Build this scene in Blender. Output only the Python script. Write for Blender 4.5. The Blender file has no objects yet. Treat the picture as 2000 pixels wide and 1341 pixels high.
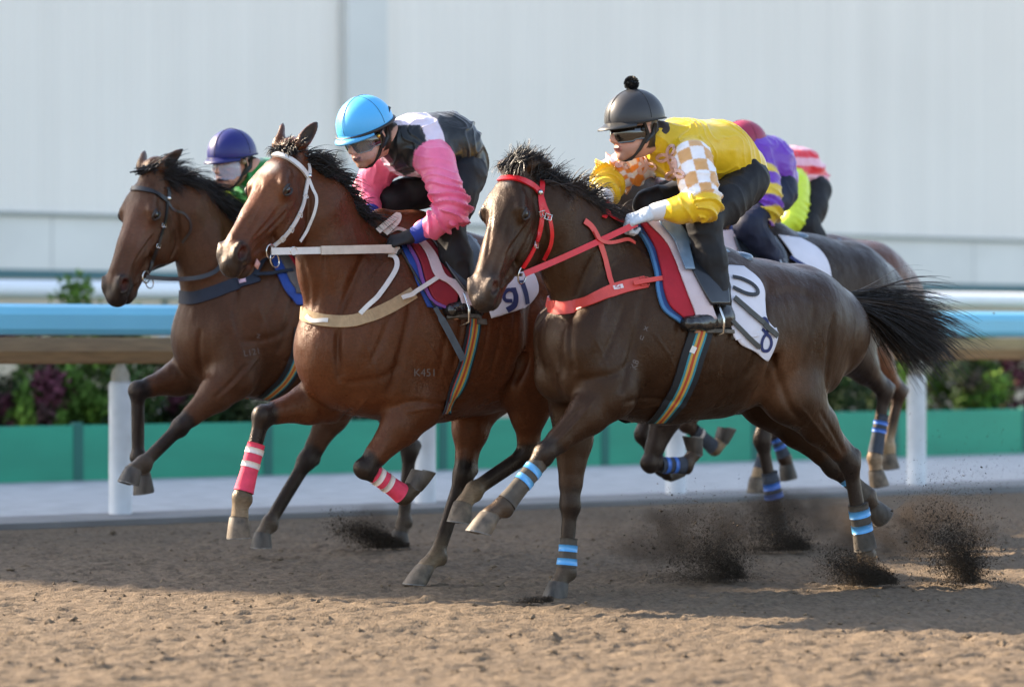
import bpy, math, random
import numpy as np
from mathutils import Vector, Matrix
from mathutils.bvhtree import BVHTree
from mathutils import noise as mnoise
R_ = math.radians
random.seed(4); rng = np.random.default_rng(7)
S = bpy.context.scene
# ---------------------------------------------------------------- camera, sky, sun, exposure
F = 5630.0                       # focal length in pixels of a 2000 px wide frame
CX, CY = 1000.0, 670.5
CAMZ = 1.0
cam = bpy.data.cameras.new("camera"); camo = bpy.data.objects.new("camera", cam)
S.collection.objects.link(camo); S.camera = camo
camo.location = (0, 0, CAMZ); camo.rotation_euler = (R_(90), 0, 0)
cam.sensor_width = 36.0; cam.lens = 36.0 * F / 2000.0
cam.clip_start = 0.5; cam.clip_end = 900
cam.dof.use_dof = True; cam.dof.focus_distance = 11.8; cam.dof.aperture_fstop = 2.0
w = bpy.data.worlds.new("World"); S.world = w; w.use_nodes = True
SUN_AZ = Vector((-0.898, 0.44)); SUN_EL = R_(31)
wn = w.node_tree.nodes; bg = wn["Background"]
sky = wn.new("ShaderNodeTexSky"); sky.sky_type = 'NISHITA'; sky.sun_disc = False
sky.sun_elevation = SUN_EL; sky.sun_rotation = math.atan2(SUN_AZ.x, SUN_AZ.y)
sky.air_density = 1.0; sky.dust_density = 1.5
hsn = wn.new('ShaderNodeHueSaturation'); hsn.inputs['Saturation'].default_value = .80    # thin haze
w.node_tree.links.new(sky.outputs[0], hsn.inputs['Color']); w.node_tree.links.new(hsn.outputs[0], bg.inputs[0]); bg.inputs[1].default_value = 0.132
sl = bpy.data.lights.new("sun", 'SUN'); so = bpy.data.objects.new("sun", sl); S.collection.objects.link(so)
sl.energy = 5.0; sl.angle = R_(0.6); sl.color = (1.0, 0.82, 0.61)
sd = Vector((SUN_AZ.x * math.cos(SUN_EL), SUN_AZ.y * math.cos(SUN_EL), math.sin(SUN_EL)))
so.rotation_euler = sd.to_track_quat('Z', 'Y').to_euler(); so.location = (-20, 20, 20)
S.view_settings.view_transform = 'Standard'; S.view_settings.look = 'None'
S.view_settings.gamma = 1.0; S.view_settings.exposure = 1.78
S.render.engine = 'CYCLES'; S.cycles.use_denoising = True
S.cycles.max_bounces = 6; S.cycles.volume_bounces = 1

# ---------------------------------------------------------------- small helpers
V = lambda *a: np.array(a, dtype=float)
def nrm(v):
    v = np.asarray(v, float); return v / (np.linalg.norm(v) + 1e-12)
def tag(o, label=None, cat=None, group=None, kind=None):
    if label: o["label"] = label
    if cat: o["category"] = cat
    if group: o["group"] = group
    if kind: o["kind"] = kind
    return o
def empty(name, loc, rz=0.0):
    o = bpy.data.objects.new(name, None); o.empty_display_size = .2
    S.collection.objects.link(o); o.location = loc; o.rotation_euler = (0, 0, rz); return o
def link(name, me, parent=None, loc=None):
    o = bpy.data.objects.new(name, me); S.collection.objects.link(o)
    if parent is not None: o.parent = parent
    if loc is not None: o.location = loc
    return o
def mesh_np(name, v, f, mat=None, smooth=True, col=None):
    """v (n,3) f (m,4) or (m,3) numpy or list of lists"""
    me = bpy.data.meshes.new(name)
    if isinstance(f, np.ndarray):
        n = f.shape[1]
        me.vertices.add(len(v)); me.vertices.foreach_set("co", np.asarray(v, np.float32).ravel())
        me.loops.add(f.size); me.loops.foreach_set("vertex_index", f.astype(np.int32).ravel())
        me.polygons.add(len(f)); me.polygons.foreach_set("loop_start", (np.arange(len(f)) * n).astype(np.int32))
        me.update(calc_edges=True); me.validate()
    else:
        me.from_pydata([tuple(p) for p in v], [], f); me.update()
    if smooth: me.polygons.foreach_set("use_smooth", np.ones(len(me.polygons), bool))
    if col is not None:
        ca = me.color_attributes.new("Col", 'FLOAT_COLOR', 'POINT')
        c = np.ones((len(v), 4), np.float32); c[:, :3] = col; ca.data.foreach_set("color", c.ravel())
    if mat:
        me.materials.append(mat)
    return me

class MB:
    """collects simple pieces into ONE mesh"""
    def __init__(s): s.v = []; s.f = []
    def add(s, v, f):
        o = len(s.v); s.v += [tuple(map(float, p)) for p in v]; s.f += [[i + o for i in q] for q in f]; return s
    def box(s, c, size, rot=0.0, bev=0.0):
        c = V(*c); hx, hy, hz = [q / 2 for q in size]
        cr, sr = math.cos(rot), math.sin(rot)
        if bev <= 0:
            ps = [(x, y, z) for z in (-hz, hz) for x, y in ((-hx, -hy), (hx, -hy), (hx, hy), (-hx, hy))]
            fs = [[3, 2, 1, 0], [4, 5, 6, 7], [0, 1, 5, 4], [1, 2, 6, 5], [2, 3, 7, 6], [3, 0, 4, 7]]
        else:
            b = bev; ps = []
            ring = lambda ax, ay, z: [(-ax, -ay, z), (ax, -ay, z), (ax, ay, z), (-ax, ay, z)]
            for ax, ay, z in ((hx - b, hy - b, -hz), (hx, hy, -hz + b), (hx, hy, hz - b), (hx - b, hy - b, hz)): ps += ring(ax, ay, z)
            fs = [[3, 2, 1, 0], [12, 13, 14, 15]]
            for k in range(3):
                for i in range(4):
                    j = (i + 1) % 4; fs.append([k * 4 + i, k * 4 + j, k * 4 + 4 + j, k * 4 + 4 + i])
        return s.add([(c[0] + x * cr - y * sr, c[1] + x * sr + y * cr, c[2] + z) for x, y, z in ps], fs)
    def tube(s, pts, rad, n=10, caps=True):
        pts = [V(*p) for p in pts]; m = len(pts)
        if not hasattr(rad, '__len__'): rad = [rad] * m
        up = None; rings = []
        for i, p in enumerate(pts):
            t = nrm(pts[min(i + 1, m - 1)] - pts[max(i - 1, 0)])
            if up is None:
                up = V(0, 0, 1) if abs(t[2]) < .9 else V(1, 0, 0)
            a = nrm(np.cross(t, up)); up = np.cross(a, t)
            rings.append([p + rad[i] * (math.cos(q) * a + math.sin(q) * up) for q in [2 * math.pi * k / n for k in range(n)]])
        vs = [q for r in rings for q in r]; fs = []
        for i in range(m - 1):
            for k in range(n):
                k2 = (k + 1) % n; fs.append([i * n + k, i * n + k2, (i + 1) * n + k2, (i + 1) * n + k])
        if caps: fs += [list(range(n)), list(range((m - 1) * n + n - 1, (m - 1) * n - 1, -1))]
        return s.add(vs, fs)
    def build(s, name, mat, parent=None, smooth=False):
        me = mesh_np(name, s.v, s.f, mat, smooth); return link(name, me, parent)

def catmull(pts, n):
    pts = [np.asarray(p, float) for p in pts]; out = []
    P = [2 * pts[0] - pts[1]] + pts + [2 * pts[-1] - pts[-2]]
    m = len(pts) - 1
    for i in range(n):
        t = i / (n - 1) * m; k = min(int(t), m - 1); t -= k
        a, b, c, d = P[k:k + 4]
        out.append(.5 * (2 * b + (c - a) * t + (2 * a - 5 * b + 4 * c - d) * t * t + (3 * b - a - 3 * c + d) * t ** 3))
    return out

# ---------------------------------------------------------------- materials
MATS = {}
def mat(name, col=(.5, .5, .5), rough=.6, metal=0.0, noise=0.0, nscale=8.0, bump=0.0, bscale=60.0, attr=False,
        spec=.5, coat=0.0, sheen=0.0, alpha=1.0, trans=0.0, stretch=None, bdist=.01, coatr=.2):
    if name in MATS: return MATS[name]
    m = bpy.data.materials.new(name); m.use_nodes = True; MATS[name] = m
    nt = m.node_tree; N = nt.nodes; L = nt.links; b = N["Principled BSDF"]
    b.inputs["Roughness"].default_value = rough; b.inputs["Metallic"].default_value = metal
    b.inputs["Specular IOR Level"].default_value = spec
    b.inputs["Coat Weight"].default_value = coat; b.inputs["Coat Roughness"].default_value = coatr
    b.inputs["Sheen Weight"].default_value = sheen; b.inputs["Alpha"].default_value = alpha
    b.inputs["Transmission Weight"].default_value = trans
    tc = N.new("ShaderNodeTexCoord"); src = tc.outputs["Object"]
    if stretch:
        mp = N.new("ShaderNodeMapping"); mp.inputs["Scale"].default_value = stretch
        L.new(src, mp.inputs[0]); src = mp.outputs[0]
    if attr:
        a = N.new("ShaderNodeAttribute"); a.attribute_name = "Col"; base = a.outputs["Color"]
    else:
        rgb = N.new("ShaderNodeRGB"); rgb.outputs[0].default_value = (*col, 1); base = rgb.outputs[0]
    if noise > 0:
        nz = N.new("ShaderNodeTexNoise"); nz.inputs["Scale"].default_value = nscale; nz.inputs["Detail"].default_value = 5
        L.new(src, nz.inputs["Vector"])
        mr = N.new("ShaderNodeMapRange"); mr.inputs[1].default_value = .3; mr.inputs[2].default_value = .7
        mr.inputs[3].default_value = 1 - noise; mr.inputs[4].default_value = 1 + noise
        L.new(nz.outputs["Fac"], mr.inputs[0])
        vm = N.new("ShaderNodeVectorMath"); vm.operation = 'SCALE'
        L.new(base, vm.inputs[0]); L.new(mr.outputs[0], vm.inputs["Scale"]); base = vm.outputs[0]
    L.new(base, b.inputs["Base Color"])
    if bump > 0:
        nb = N.new("ShaderNodeTexNoise"); nb.inputs["Scale"].default_value = bscale; nb.inputs["Detail"].default_value = 4
        L.new(src, nb.inputs["Vector"])
        bp = N.new("ShaderNodeBump"); bp.inputs["Strength"].default_value = bump; bp.inputs["Distance"].default_value = bdist
        L.new(nb.outputs["Fac"], bp.inputs["Height"]); L.new(bp.outputs[0], b.inputs["Normal"])
    return m

# ---------------------------------------------------------------- signed distance modelling
def smin(a, b, k):
    if k <= 0: return np.minimum(a, b)
    h = np.clip(.5 + .5 * (b - a) / k, 0, 1)
    return b + (a - b) * h - k * h * (1 - h)
class Field:
    def __init__(s, lo, hi, h):
        s.lo = np.array(lo, float); s.h = h
        s.n = np.ceil((np.array(hi) - s.lo) / h).astype(int) + 1
        s.a = np.full(s.n, .5, np.float32); s.m = np.zeros(s.n, np.uint8)
    def block(s, lo, hi):
        i0 = np.maximum(np.floor((lo - s.lo) / s.h).astype(int), 0); i1 = np.minimum(np.ceil((hi - s.lo) / s.h).astype(int) + 1, s.n)
        if np.any(i1 <= i0): return None
        ax = [(s.lo[k] + s.h * np.arange(i0[k], i1[k])).astype(np.float32) for k in range(3)]
        X, Y, Z = ax[0][:, None, None], ax[1][None, :, None], ax[2][None, None, :]
        return tuple(slice(i0[k], i1[k]) for k in range(3)), X, Y, Z
    def put(s, sl, d, k, tagid, sub=False):
        cur = s.a[sl]
        if sub: s.a[sl] = -smin(-cur, d, k); 
        else:
            s.m[sl] = np.where(d < cur, tagid, s.m[sl]); s.a[sl] = smin(cur, d, k)
        if sub and tagid is not None:
            s.m[sl] = np.where(d < s.h * 1.5, tagid, s.m[sl])
    def seg(s, A, B, R0, R1, W0=None, W1=None, w=(0, 1, 0), k=.03, tag=0, sub=False):
        A = np.asarray(A, float); B = np.asarray(B, float); w = nrm(w)
        W0 = R0 if W0 is None else W0; W1 = R1 if W1 is None else W1
        m = max(R0, R1, W0, W1) + k + 3 * s.h
        r = s.block(np.minimum(A, B) - m, np.maximum(A, B) + m)
        if r is None: return
        sl, X, Y, Z = r; d = B - A; dd = float(d @ d) + 1e-9
        x, y, z = X - A[0], Y - A[1], Z - A[2]
        t = np.clip((x * d[0] + y * d[1] + z * d[2]) / dd, 0, 1).astype(np.float32)
        R = R0 + (R1 - R0) * t; W = W0 + (W1 - W0) * t
        qx, qy, qz = x - t * d[0], y - t * d[1], z - t * d[2]
        ql = qx * w[0] + qy * w[1] + qz * w[2]; q2 = qx * qx + qy * qy + qz * qz
        l2 = ql * ql; r2 = np.maximum(q2 - l2, 0)
        k0 = np.sqrt(l2 / W ** 2 + r2 / R ** 2); k1 = np.sqrt(l2 / W ** 4 + r2 / R ** 4)
        s.put(sl, (k0 * (k0 - 1) / np.maximum(k1, 1e-3)).astype(np.float32), k, tag, sub)
    def ell(s, C, r, ax=None, k=.03, tag=0, sub=False):
        """ellipsoid; ax = rows of 3 unit axes"""
        C = np.asarray(C, float); r = np.asarray(r, float); ax = np.eye(3) if ax is None else np.array([nrm(q) for q in ax])
        m = max(r) + k + 3 * s.h; rr = s.block(C - m, C + m)
        if rr is None: return
        sl, X, Y, Z = rr; x, y, z = X - C[0], Y - C[1], Z - C[2]
        k0 = 0; k1 = 0
        for i in range(3):
            q = x * ax[i][0] + y * ax[i][1] + z * ax[i][2]
            k0 = k0 + (q / r[i]) ** 2; k1 = k1 + (q / r[i] ** 2) ** 2
        k0 = np.sqrt(k0); k1 = np.sqrt(k1)
        s.put(sl, (k0 * (k0 - 1) / np.maximum(k1, 1e-3)).astype(np.float32), k, tag, sub)
    def cut(s, P, nvec):
        """removes the half space on the nvec side of P"""
        nvec = nrm(nvec); ax = [(s.lo[k] + s.h * np.arange(s.n[k])).astype(np.float32) for k in range(3)]
        d = (ax[0][:, None, None] - P[0]) * nvec[0] + (ax[1][None, :, None] - P[1]) * nvec[1] + (ax[2][None, None, :] - P[2]) * nvec[2]
        s.a = np.maximum(s.a, d.astype(np.float32))
    def nets(s, smooth=2):
        a = s.a; a[0] = a[-1] = .1; a[:, 0] = a[:, -1] = .1; a[:, :, 0] = a[:, :, -1] = .1
        ins = a < 0
        c = ins.astype(np.uint8); n = c[:-1] + c[1:]; n = n[:, :-1] + n[:, 1:]; n = n[:, :, :-1] + n[:, :, 1:]
        act = np.argwhere((n > 0) & (n < 8)); idm = np.full(n.shape, -1, np.int32)
        idm[act[:, 0], act[:, 1], act[:, 2]] = np.arange(len(act))
        acc = np.zeros((len(act), 3)); cnt = np.zeros(len(act))
        cor = {}
        for i in (0, 1):
            for j in (0, 1):
                for l in (0, 1): cor[(i, j, l)] = a[act[:, 0] + i, act[:, 1] + j, act[:, 2] + l].astype(float)
        for ax in range(3):
            for p in (0, 1):
                for q in (0, 1):
                    o = [p, q]; o.insert(ax, 0); e = [p, q]; e.insert(ax, 1)
                    v0, v1 = cor[tuple(o)], cor[tuple(e)]; x = (v0 < 0) != (v1 < 0)
                    t = np.where(x, v0 / np.where(x, v0 - v1, 1), 0)
                    pos = np.array(o, float)[None].repeat(len(act), 0); pos[:, ax] = t
                    acc += pos * x[:, None]; cnt += x
        v = s.lo + s.h * (act + acc / cnt[:, None])
        fs = []
        for ax in range(3):
            u, w_ = [q for q in range(3) if q != ax]
            A = [slice(None)] * 3; B = [slice(None)] * 3; A[ax] = slice(0, -1); B[ax] = slice(1, None)
            for q in (u, w_): A[q] = slice(1, -1); B[q] = slice(1, -1)
            s0, s1 = ins[tuple(A)], ins[tuple(B)]
            e = np.argwhere(s0 != s1)
            if len(e) == 0: continue
            inside = s0[e[:, 0], e[:, 1], e[:, 2]]
            e = e.copy(); e[:, u] += 1; e[:, w_] += 1
            def g(du, dw):
                q = e.copy(); q[:, u] -= du; q[:, w_] -= dw; return idm[q[:, 0], q[:, 1], q[:, 2]]
            quad = np.stack([g(1, 1), g(0, 1), g(0, 0), g(1, 0)], 1)
            flip = inside if ax != 1 else ~inside
            quad[~flip] = quad[~flip][:, ::-1]
            fs.append(quad)
        f = np.concatenate(fs); f = f[(f >= 0).all(1)]
        mid = s.m[np.clip(act[:, 0] + (acc[:, 0] / cnt > .5), 0, s.n[0] - 1), np.clip(act[:, 1] + (acc[:, 1] / cnt > .5), 0, s.n[1] - 1), np.clip(act[:, 2] + (acc[:, 2] / cnt > .5), 0, s.n[2] - 1)]
        if smooth: v = relax(v, f, smooth)
        return v, f, mid
def relax(x, f, it, lam=.5):
    n = len(x); e0 = f.ravel(); e1 = np.roll(f, -1, 1).ravel()
    deg = np.bincount(e0, minlength=n) + np.bincount(e1, minlength=n); deg = np.maximum(deg, 1)
    x = np.array(x, float)
    for _ in range(it):
        y = np.stack([np.bincount(e0, x[e1, c], n) + np.bincount(e1, x[e0, c], n) for c in range(x.shape[1])], 1) / deg[:, None]
        x = x + lam * (y - x)
    return x
def bvh_of(v, f): return BVHTree.FromPolygons([Vector(p) for p in v.tolist()], f.tolist())

# ---------------------------------------------------------------- frames
CAMP = V(0, 0, CAMZ)
def ray(px, py): return V((px - CX) / F, 1.0, -(py - CY) / F)
def at(px, py, Y): return CAMP + ray(px, py) * Y
class Fr:
    """a horse's own frame: x forward, y to its left (the side we see), z up"""
    def __init__(s, on, pxc, th=34.0):
        s.th = R_(th); c, q = math.cos(s.th), math.sin(s.th)
        s.h = V(-c, -q, 0); s.n = V(q, -c, 0)
        d = ray(pxc, CY); t = -on / (d @ s.n); s.O = d * t; s.O[2] = 0
        s.Rm = np.array([s.h, s.n, [0, 0, 1]])
        s.cam = s.Rm @ (CAMP - s.O)
        s.sc = F / (s.O[1])
    def P(s, px, py, lat=0.0):
        d = s.Rm @ ray(px, py); t = (lat - s.cam[1]) / d[1]; return s.cam + d * t
    def D(s, px, py, dep):
        """point on the ray at the given camera distance"""
        return s.cam + (s.Rm @ ray(px, py)) * dep
    def W(s, p): return s.O + s.Rm.T @ np.asarray(p)
    def dr(s, px, py): return s.Rm @ ray(px, py)
    def root(s, name): return empty(name, tuple(s.O), math.atan2(s.h[1], s.h[0]))
# ================================================================ SETTING
TH = R_(34.0); TT = math.tan(TH)
def rail_pt(Y0, px, py=None, z=None):
    k = (px - CX) / F; Y = Y0 / (1 - TT * k); X = k * Y
    return V(X, Y, z if z is not None else CAMZ - (py - CY) / F * Y)
U = V(math.cos(TH), math.sin(TH), 0); NN = V(-math.sin(TH), math.cos(TH), 0)
def tp(Y0, t, z=0.0, off=0.0):
    """point on a line parallel to the track, t metres to the right of its middle"""
    return V(0, Y0, 0) + U * t + NN * off + V(0, 0, z)
# ---- value noise
def vnoise(x, y, seed=0, n=256):
    r = np.random.default_rng(seed).random((n, n)); xi = np.floor(x).astype(int); yi = np.floor(y).astype(int)
    fx = x - xi; fy = y - yi; fx = fx * fx * (3 - 2 * fx); fy = fy * fy * (3 - 2 * fy)
    a = r[xi % n, yi % n]; b = r[(xi + 1) % n, yi % n]; c = r[xi % n, (yi + 1) % n]; d = r[(xi + 1) % n, (yi + 1) % n]
    return (a * (1 - fx) + b * fx) * (1 - fy) + (c * (1 - fx) + d * fx) * fy
def ground_h(x, y):
    a = x * U[0] + y * U[1]; b = -x * U[1] + y * U[0]
    lump = vnoise(a * 5, b * 18, 1) ** 2 * .008 + vnoise(a * 12 + 5, b * 40, 2) ** 2 * .015 + vnoise(a * 27, b * 80, 3) ** 2 * .012
    hol = -.016 * np.clip(vnoise(a * 6 + 9, b * 11 + 3, 4) - .72, 0, 1) * 4
    return lump + hol + .012 * vnoise(a * 1.3, b * 1.7, 5) - .03
def sheet():
    xs = np.concatenate([[-400, -150, -60, -25, -12, -6], np.arange(-3.4, 3.4, .014), [6, 12, 25, 60, 150, 400]])
    ys = np.concatenate([[-60, -20, 0, 5, 8], 8.4 * 1.00165 ** np.arange(0, 500), [21, 25, 35, 60, 120, 300, 800]])
    Xg, Yg = np.meshgrid(xs, ys, indexing='ij')
    b = -Xg * U[1] + Yg * U[0]
    lim = 17.35 * U[0]                                   # edge of the sand, parallel to the track
    Z = ground_h(Xg, Yg) * np.clip((lim + .05 - b) / .3, 0, 1) 
    r = np.random.default_rng(11)                        # hoof prints pressed into the sand
    for _ in range(230):
        t_, o_ = r.uniform(-4.5, 3.5), r.uniform(8.2, 14.0); c = U * t_ + NN * o_
        if abs(c[0]) > 3 or c[1] < 8.8 or c[1] > 18: continue
        i0, i1 = np.searchsorted(xs, [c[0] - .16, c[0] + .16]); j0, j1 = np.searchsorted(ys, [c[1] - .16, c[1] + .16])
        dx, dy = Xg[i0:i1, j0:j1] - c[0], Yg[i0:i1, j0:j1] - c[1]; u_ = dx * U[0] + dy * U[1]; w_ = -dx * U[1] + dy * U[0]
        d = np.sqrt((u_ / 1.25) ** 2 + w_ ** 2); Z[i0:i1, j0:j1] += -.030 * np.exp(-(d / .055) ** 4) + .012 * np.exp(-((d - .085) / .022) ** 2) * np.clip(.5 + u_ * 8, 0, 1)
    edge = (np.abs(Xg) > 3.5) | (Yg < 8.3) | (Yg > 20)
    Z = np.where(edge, -.01, Z)
    v = np.stack([Xg, Yg, Z], -1).reshape(-1, 3); ny = len(ys); nx = len(xs)
    i = np.arange(nx - 1)[:, None] * ny + np.arange(ny - 1)[None]; i = i.ravel()
    return v, np.stack([i, i + ny, i + ny + 1, i + 1], 1)
m = mat('sand', (.150, .113, .078), .95, noise=.30, nscale=40, bump=.9, bscale=130, spec=.15, bdist=.008)
v, f = sheet(); g = link('sand_track', mesh_np('sand_track', v, f, m)); tag(g, kind='structure')

def clods():
    r = np.random.default_rng(5); n = 1500; vs = []; fs = []
    o8 = np.array([[1, 0, 0], [-1, 0, 0], [0, 1, 0], [0, -1, 0], [0, 0, 1], [0, 0, -1]], float); f8 = [[0, 2, 4], [2, 1, 4], [1, 3, 4], [3, 0, 4], [2, 0, 5], [1, 2, 5], [3, 1, 5], [0, 3, 5]]
    for i in range(n):
        y = 8.9 + 8 * r.random() ** 1.5; x = r.uniform(-.19, .19) * y; b_ = -x * U[1] + y * U[0]
        if b_ > 14.2: continue
        s = r.uniform(.003, .009) * (2.0 if r.random() < .06 else 1); z = float(ground_h(np.array([x]), np.array([y]))[0])
        k = len(vs); vs += [(x + q[0] * s * 1.4, y + q[1] * s, z + q[2] * s * .8 + s * .3) for q in o8 + r.normal(size=(6, 3)) * .25]; fs += [[a + k for a in t] for t in f8]
    return link('sand_clods', mesh_np('sand_clods', vs, fs, m, False))
tag(clods(), 'small clods of sand lying loose all over the track', 'sand clods', kind='stuff')
def strip(name, Ya, Yb, z, m, thick=0.0, T0=-60, T1=60):
    a0, a1, b0, b1 = tp(Ya, T0), tp(Ya, T1), tp(Yb, T0), tp(Yb, T1)
    b = MB(); b.add([(*a0[:2], z), (*a1[:2], z), (*b1[:2], z), (*b0[:2], z), (*a0[:2], z - thick - .06), (*a1[:2], z - thick - .06), (*b1[:2], z - thick - .06), (*b0[:2], z - thick - .06)],
                    [[0, 1, 2, 3], [0, 4, 5, 1], [2, 6, 7, 3], [1, 5, 6, 2], [3, 7, 4, 0]])
    return tag(b.build(name, m), kind='structure')
concrete = mat('concrete', (.17, .17, .17), .85, noise=.12, nscale=3, bump=.25, bscale=50)
pathm = mat('pale_path', (.335, .345, .35), .8, noise=.32, nscale=9, bump=.2, bscale=40, stretch=(.6, 2, 1))
strip('kerb', 17.35, 18.1, .03, concrete, .05)
strip('service_road', 18.1, 23.1, .012, pathm, .02)
strip('lawn', 23.1, 36.6, .02, mat('turf', (.10, .14, .05), .95, noise=.3, nscale=10, bump=.5, bscale=60), .02)
strip('apron', 36.6, 60, .03, mat('apron', (.42, .37, .29), .9, noise=.1, nscale=2), .02)

# ---- inner rail: white posts with grey caps, blue rail, brown under-beam
rail = empty('blue_rail_fence', tuple(tp(17.95, 0)))
tag(rail, 'sky blue running rail on white posts with brown beam beneath', 'fence')
def rl(p): return p - tp(17.95, 0)
blue = mat('rail_blue', (.17, .50, .66), .35, noise=.04, nscale=2, coat=.15)
whitep = mat('post_white', (.55, .57, .58), .5, noise=.09, nscale=9, bump=.1, bscale=20)
# rail profile swept
prof = [(-.02, 1.045), (-.085, 1.052), (-.10, 1.08), (-.10, 1.16), (-.075, 1.20), (-.03, 1.22), (.03, 1.22), (.075, 1.20), (.10, 1.16), (.10, 1.08), (.085, 1.052), (.02, 1.045)]
def sweep(prof, Y0, T0, T1, n=1, loc=rl):
    b = MB(); k = len(prof); vs = []
    for i in range(n + 1):
        t = T0 + (T1 - T0) * i / n
        vs += [loc(tp(Y0, t, z, o)) for o, z in prof]
    fs = [[i * k + j, i * k + (j + 1) % k, (i + 1) * k + (j + 1) % k, (i + 1) * k + j] for i in range(n) for j in range(k)]
    fs += [list(range(k))[::-1], list(range(n * k, n * k + k))]
    return b.add(vs, fs)
RT0 = -7.4
for q in range(6):                                       # rail lengths butt end to end
    sweep(prof, 17.75, RT0 + q * 3.1, RT0 + 3.096 + q * 3.1).build('rail_tube', blue, rail)
beamm = mat('beam_tan', (.27, .155, .07), .7, noise=.2, nscale=6, stretch=(1, 1, 6))
sweep([(-.02, .885), (-.03, .90), (-.03, .955), (.045, 1.035), (.14, 1.035), (.14, .885)], 17.98, RT0, RT0 + 18.6).build('under_beam', beamm, rail)
capm = mat('post_cap', (.36, .32, .25), .8, noise=.2, nscale=12)
for px in (235, 830, 1320, 1790, -420, 2290):
    p = rl(rail_pt(17.95, px, z=0)); r = .066
    b = MB(); b.tube([p + V(0, 0, -.05), p + V(0, 0, .4), p + V(0, 0, .765), p + V(0, 0, .785)], [r, r, r, r * .9], 20)
    po = b.build('post', whitep, rail, True)
    b = MB(); b.tube([p + V(0, 0, .78), p + V(0, 0, .83), p + V(0, 0, .86), p + V(0, 0, .884)], [r * .82, r * .78, r * .55, r * .3], 16)
    b.build('post_cap', capm, po, True)
# ---- low green board along the road
green = mat('board_green', (.02, .275, .165), .6, noise=.10, nscale=1.4, bump=.05, bscale=10, stretch=(1, 1, 3))
dgreen = mat('board_gap', (.02, .13, .10), .7)
gb = empty('green_board_fence', tuple(tp(22.9, 0))); tag(gb, 'low bright green boarding with dark joints behind the rail', 'fence')
def gl(p): return p - tp(22.9, 0)
t = -6.9; sp = 1.56
for q in range(11):
    L0 = t + q * sp + .04; L1 = t + (q + 1) * sp - .04
    c = gl(tp(22.9, (L0 + L1) / 2, .205)); MB().box(c, (L1 - L0, .03, .41), TH, .006).build('board', green, gb)
    c = gl(tp(22.9, L1 + .04, .215, .01)); MB().box(c, (.076, .06, .43), TH, .006).build('joint_post', dgreen, gb)
# ---- far white rail
wr = empty('white_rail_fence', tuple(tp(27, 0))); tag(wr, 'plain white rail far behind the blue one, before the wall', 'fence')
def wl(p): return p - tp(27, 0)
b = MB(); b.tube([wl(tp(27, -9, 1.455)), wl(tp(27, 9.5, 1.455))], .078, 16); b.build('rail_tube', mat('rail_white', (.85, .87, .9), .4), wr, True)
for t in np.arange(-8, 9.5, 2.2):
    p = wl(tp(27, t, 0, .1)); b = MB(); b.tube([p, p + V(0, 0, 1.2), p + V(0, 0, 1.40) - NN * .06], .035, 10); b.build('post', whitep, wr, True)
# ---- shrubs between the fences: leaves on short twigs, each plant its own
def shrub(Y0, px, w_, h, cols, label, n=4200, name='shrub', z0=.05, flat=1.0, leaf=.035):
    base = rail_pt(Y0, px, z=0); root = empty(name, tuple(base)); tag(root, label, 'shrub', 'shrubs in the planted bed behind the green boarding')
    mt = MATS.get('leaf' + str(cols)) 
    if not mt:
        mt = mat('leaf' + str(cols), (0, 0, 0), .7, attr=True, spec=.12)
    # clumps
    cl = []
    for _ in range(26):
        a = random.uniform(0, 6.28); r = random.random() ** .5
        zz = random.uniform(.15, 1)
        cl.append((math.cos(a) * r * w_ * .5, math.sin(a) * r * w_ * .35, z0 + h * zz * (1 - .35 * r * r), random.uniform(.10, .2) * (w_ + h) / 2, random.random()))
    c = np.array(cl); idx = rng.integers(0, len(c), n)
    d = rng.normal(size=(n, 3)); d /= np.linalg.norm(d, axis=1)[:, None]; rr = rng.random(n) ** .4
    p = c[idx, :3] + d * (c[idx, 3] * rr)[:, None]; p[:, 2] = np.maximum(p[:, 2] , .04)
    t1 = rng.normal(size=(n, 3)); t1 /= np.linalg.norm(t1, axis=1)[:, None]; t2 = np.cross(t1, d); t2 /= (np.linalg.norm(t2, axis=1)[:, None] + 1e-6)
    s = leaf * rng.uniform(.6, 1.3, n)[:, None]
    v = np.stack([p - t1 * s, p + t2 * s * .5, p + t1 * s, p - t2 * s * .5], 1).reshape(-1, 3)
    f = np.arange(n * 4).reshape(n, 4)
    cc = np.array(cols); k = np.clip((c[idx, 4] * len(cc)).astype(int), 0, len(cc) - 1)
    col = cc[k] * rng.uniform(.6, 1.4, n)[:, None]; col = col.repeat(4, 0)
    link('foliage', mesh_np('foliage', v, f, mt, False, col), root)
    b = MB()
    for _ in range(1):
        a = random.uniform(0, 6.28); e = V(math.cos(a) * w_ * .3, math.sin(a) * w_ * .2, h * .7)
        b.tube([V(0, 0, 0), e * .5 + V(0, 0, .05), e], [.02, .013, .006], 6, False)
    b.v[0:0] = []; b.build('stem', mat('twig', (.10, .07, .045), .9), root)
G1 = [(.03, .06, .018), (.022, .04, .014), (.05, .08, .02), (.04, .06, .03)]
G2 = [(.08, .15, .025), (.12, .20, .03), (.06, .11, .02)]
RD = [(.10, .03, .045), (.06, .03, .03), (.13, .04, .06), (.04, .05, .02)]
DK = [(.03, .05, .02), (.05, .07, .03), (.06, .045, .035)]
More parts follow.
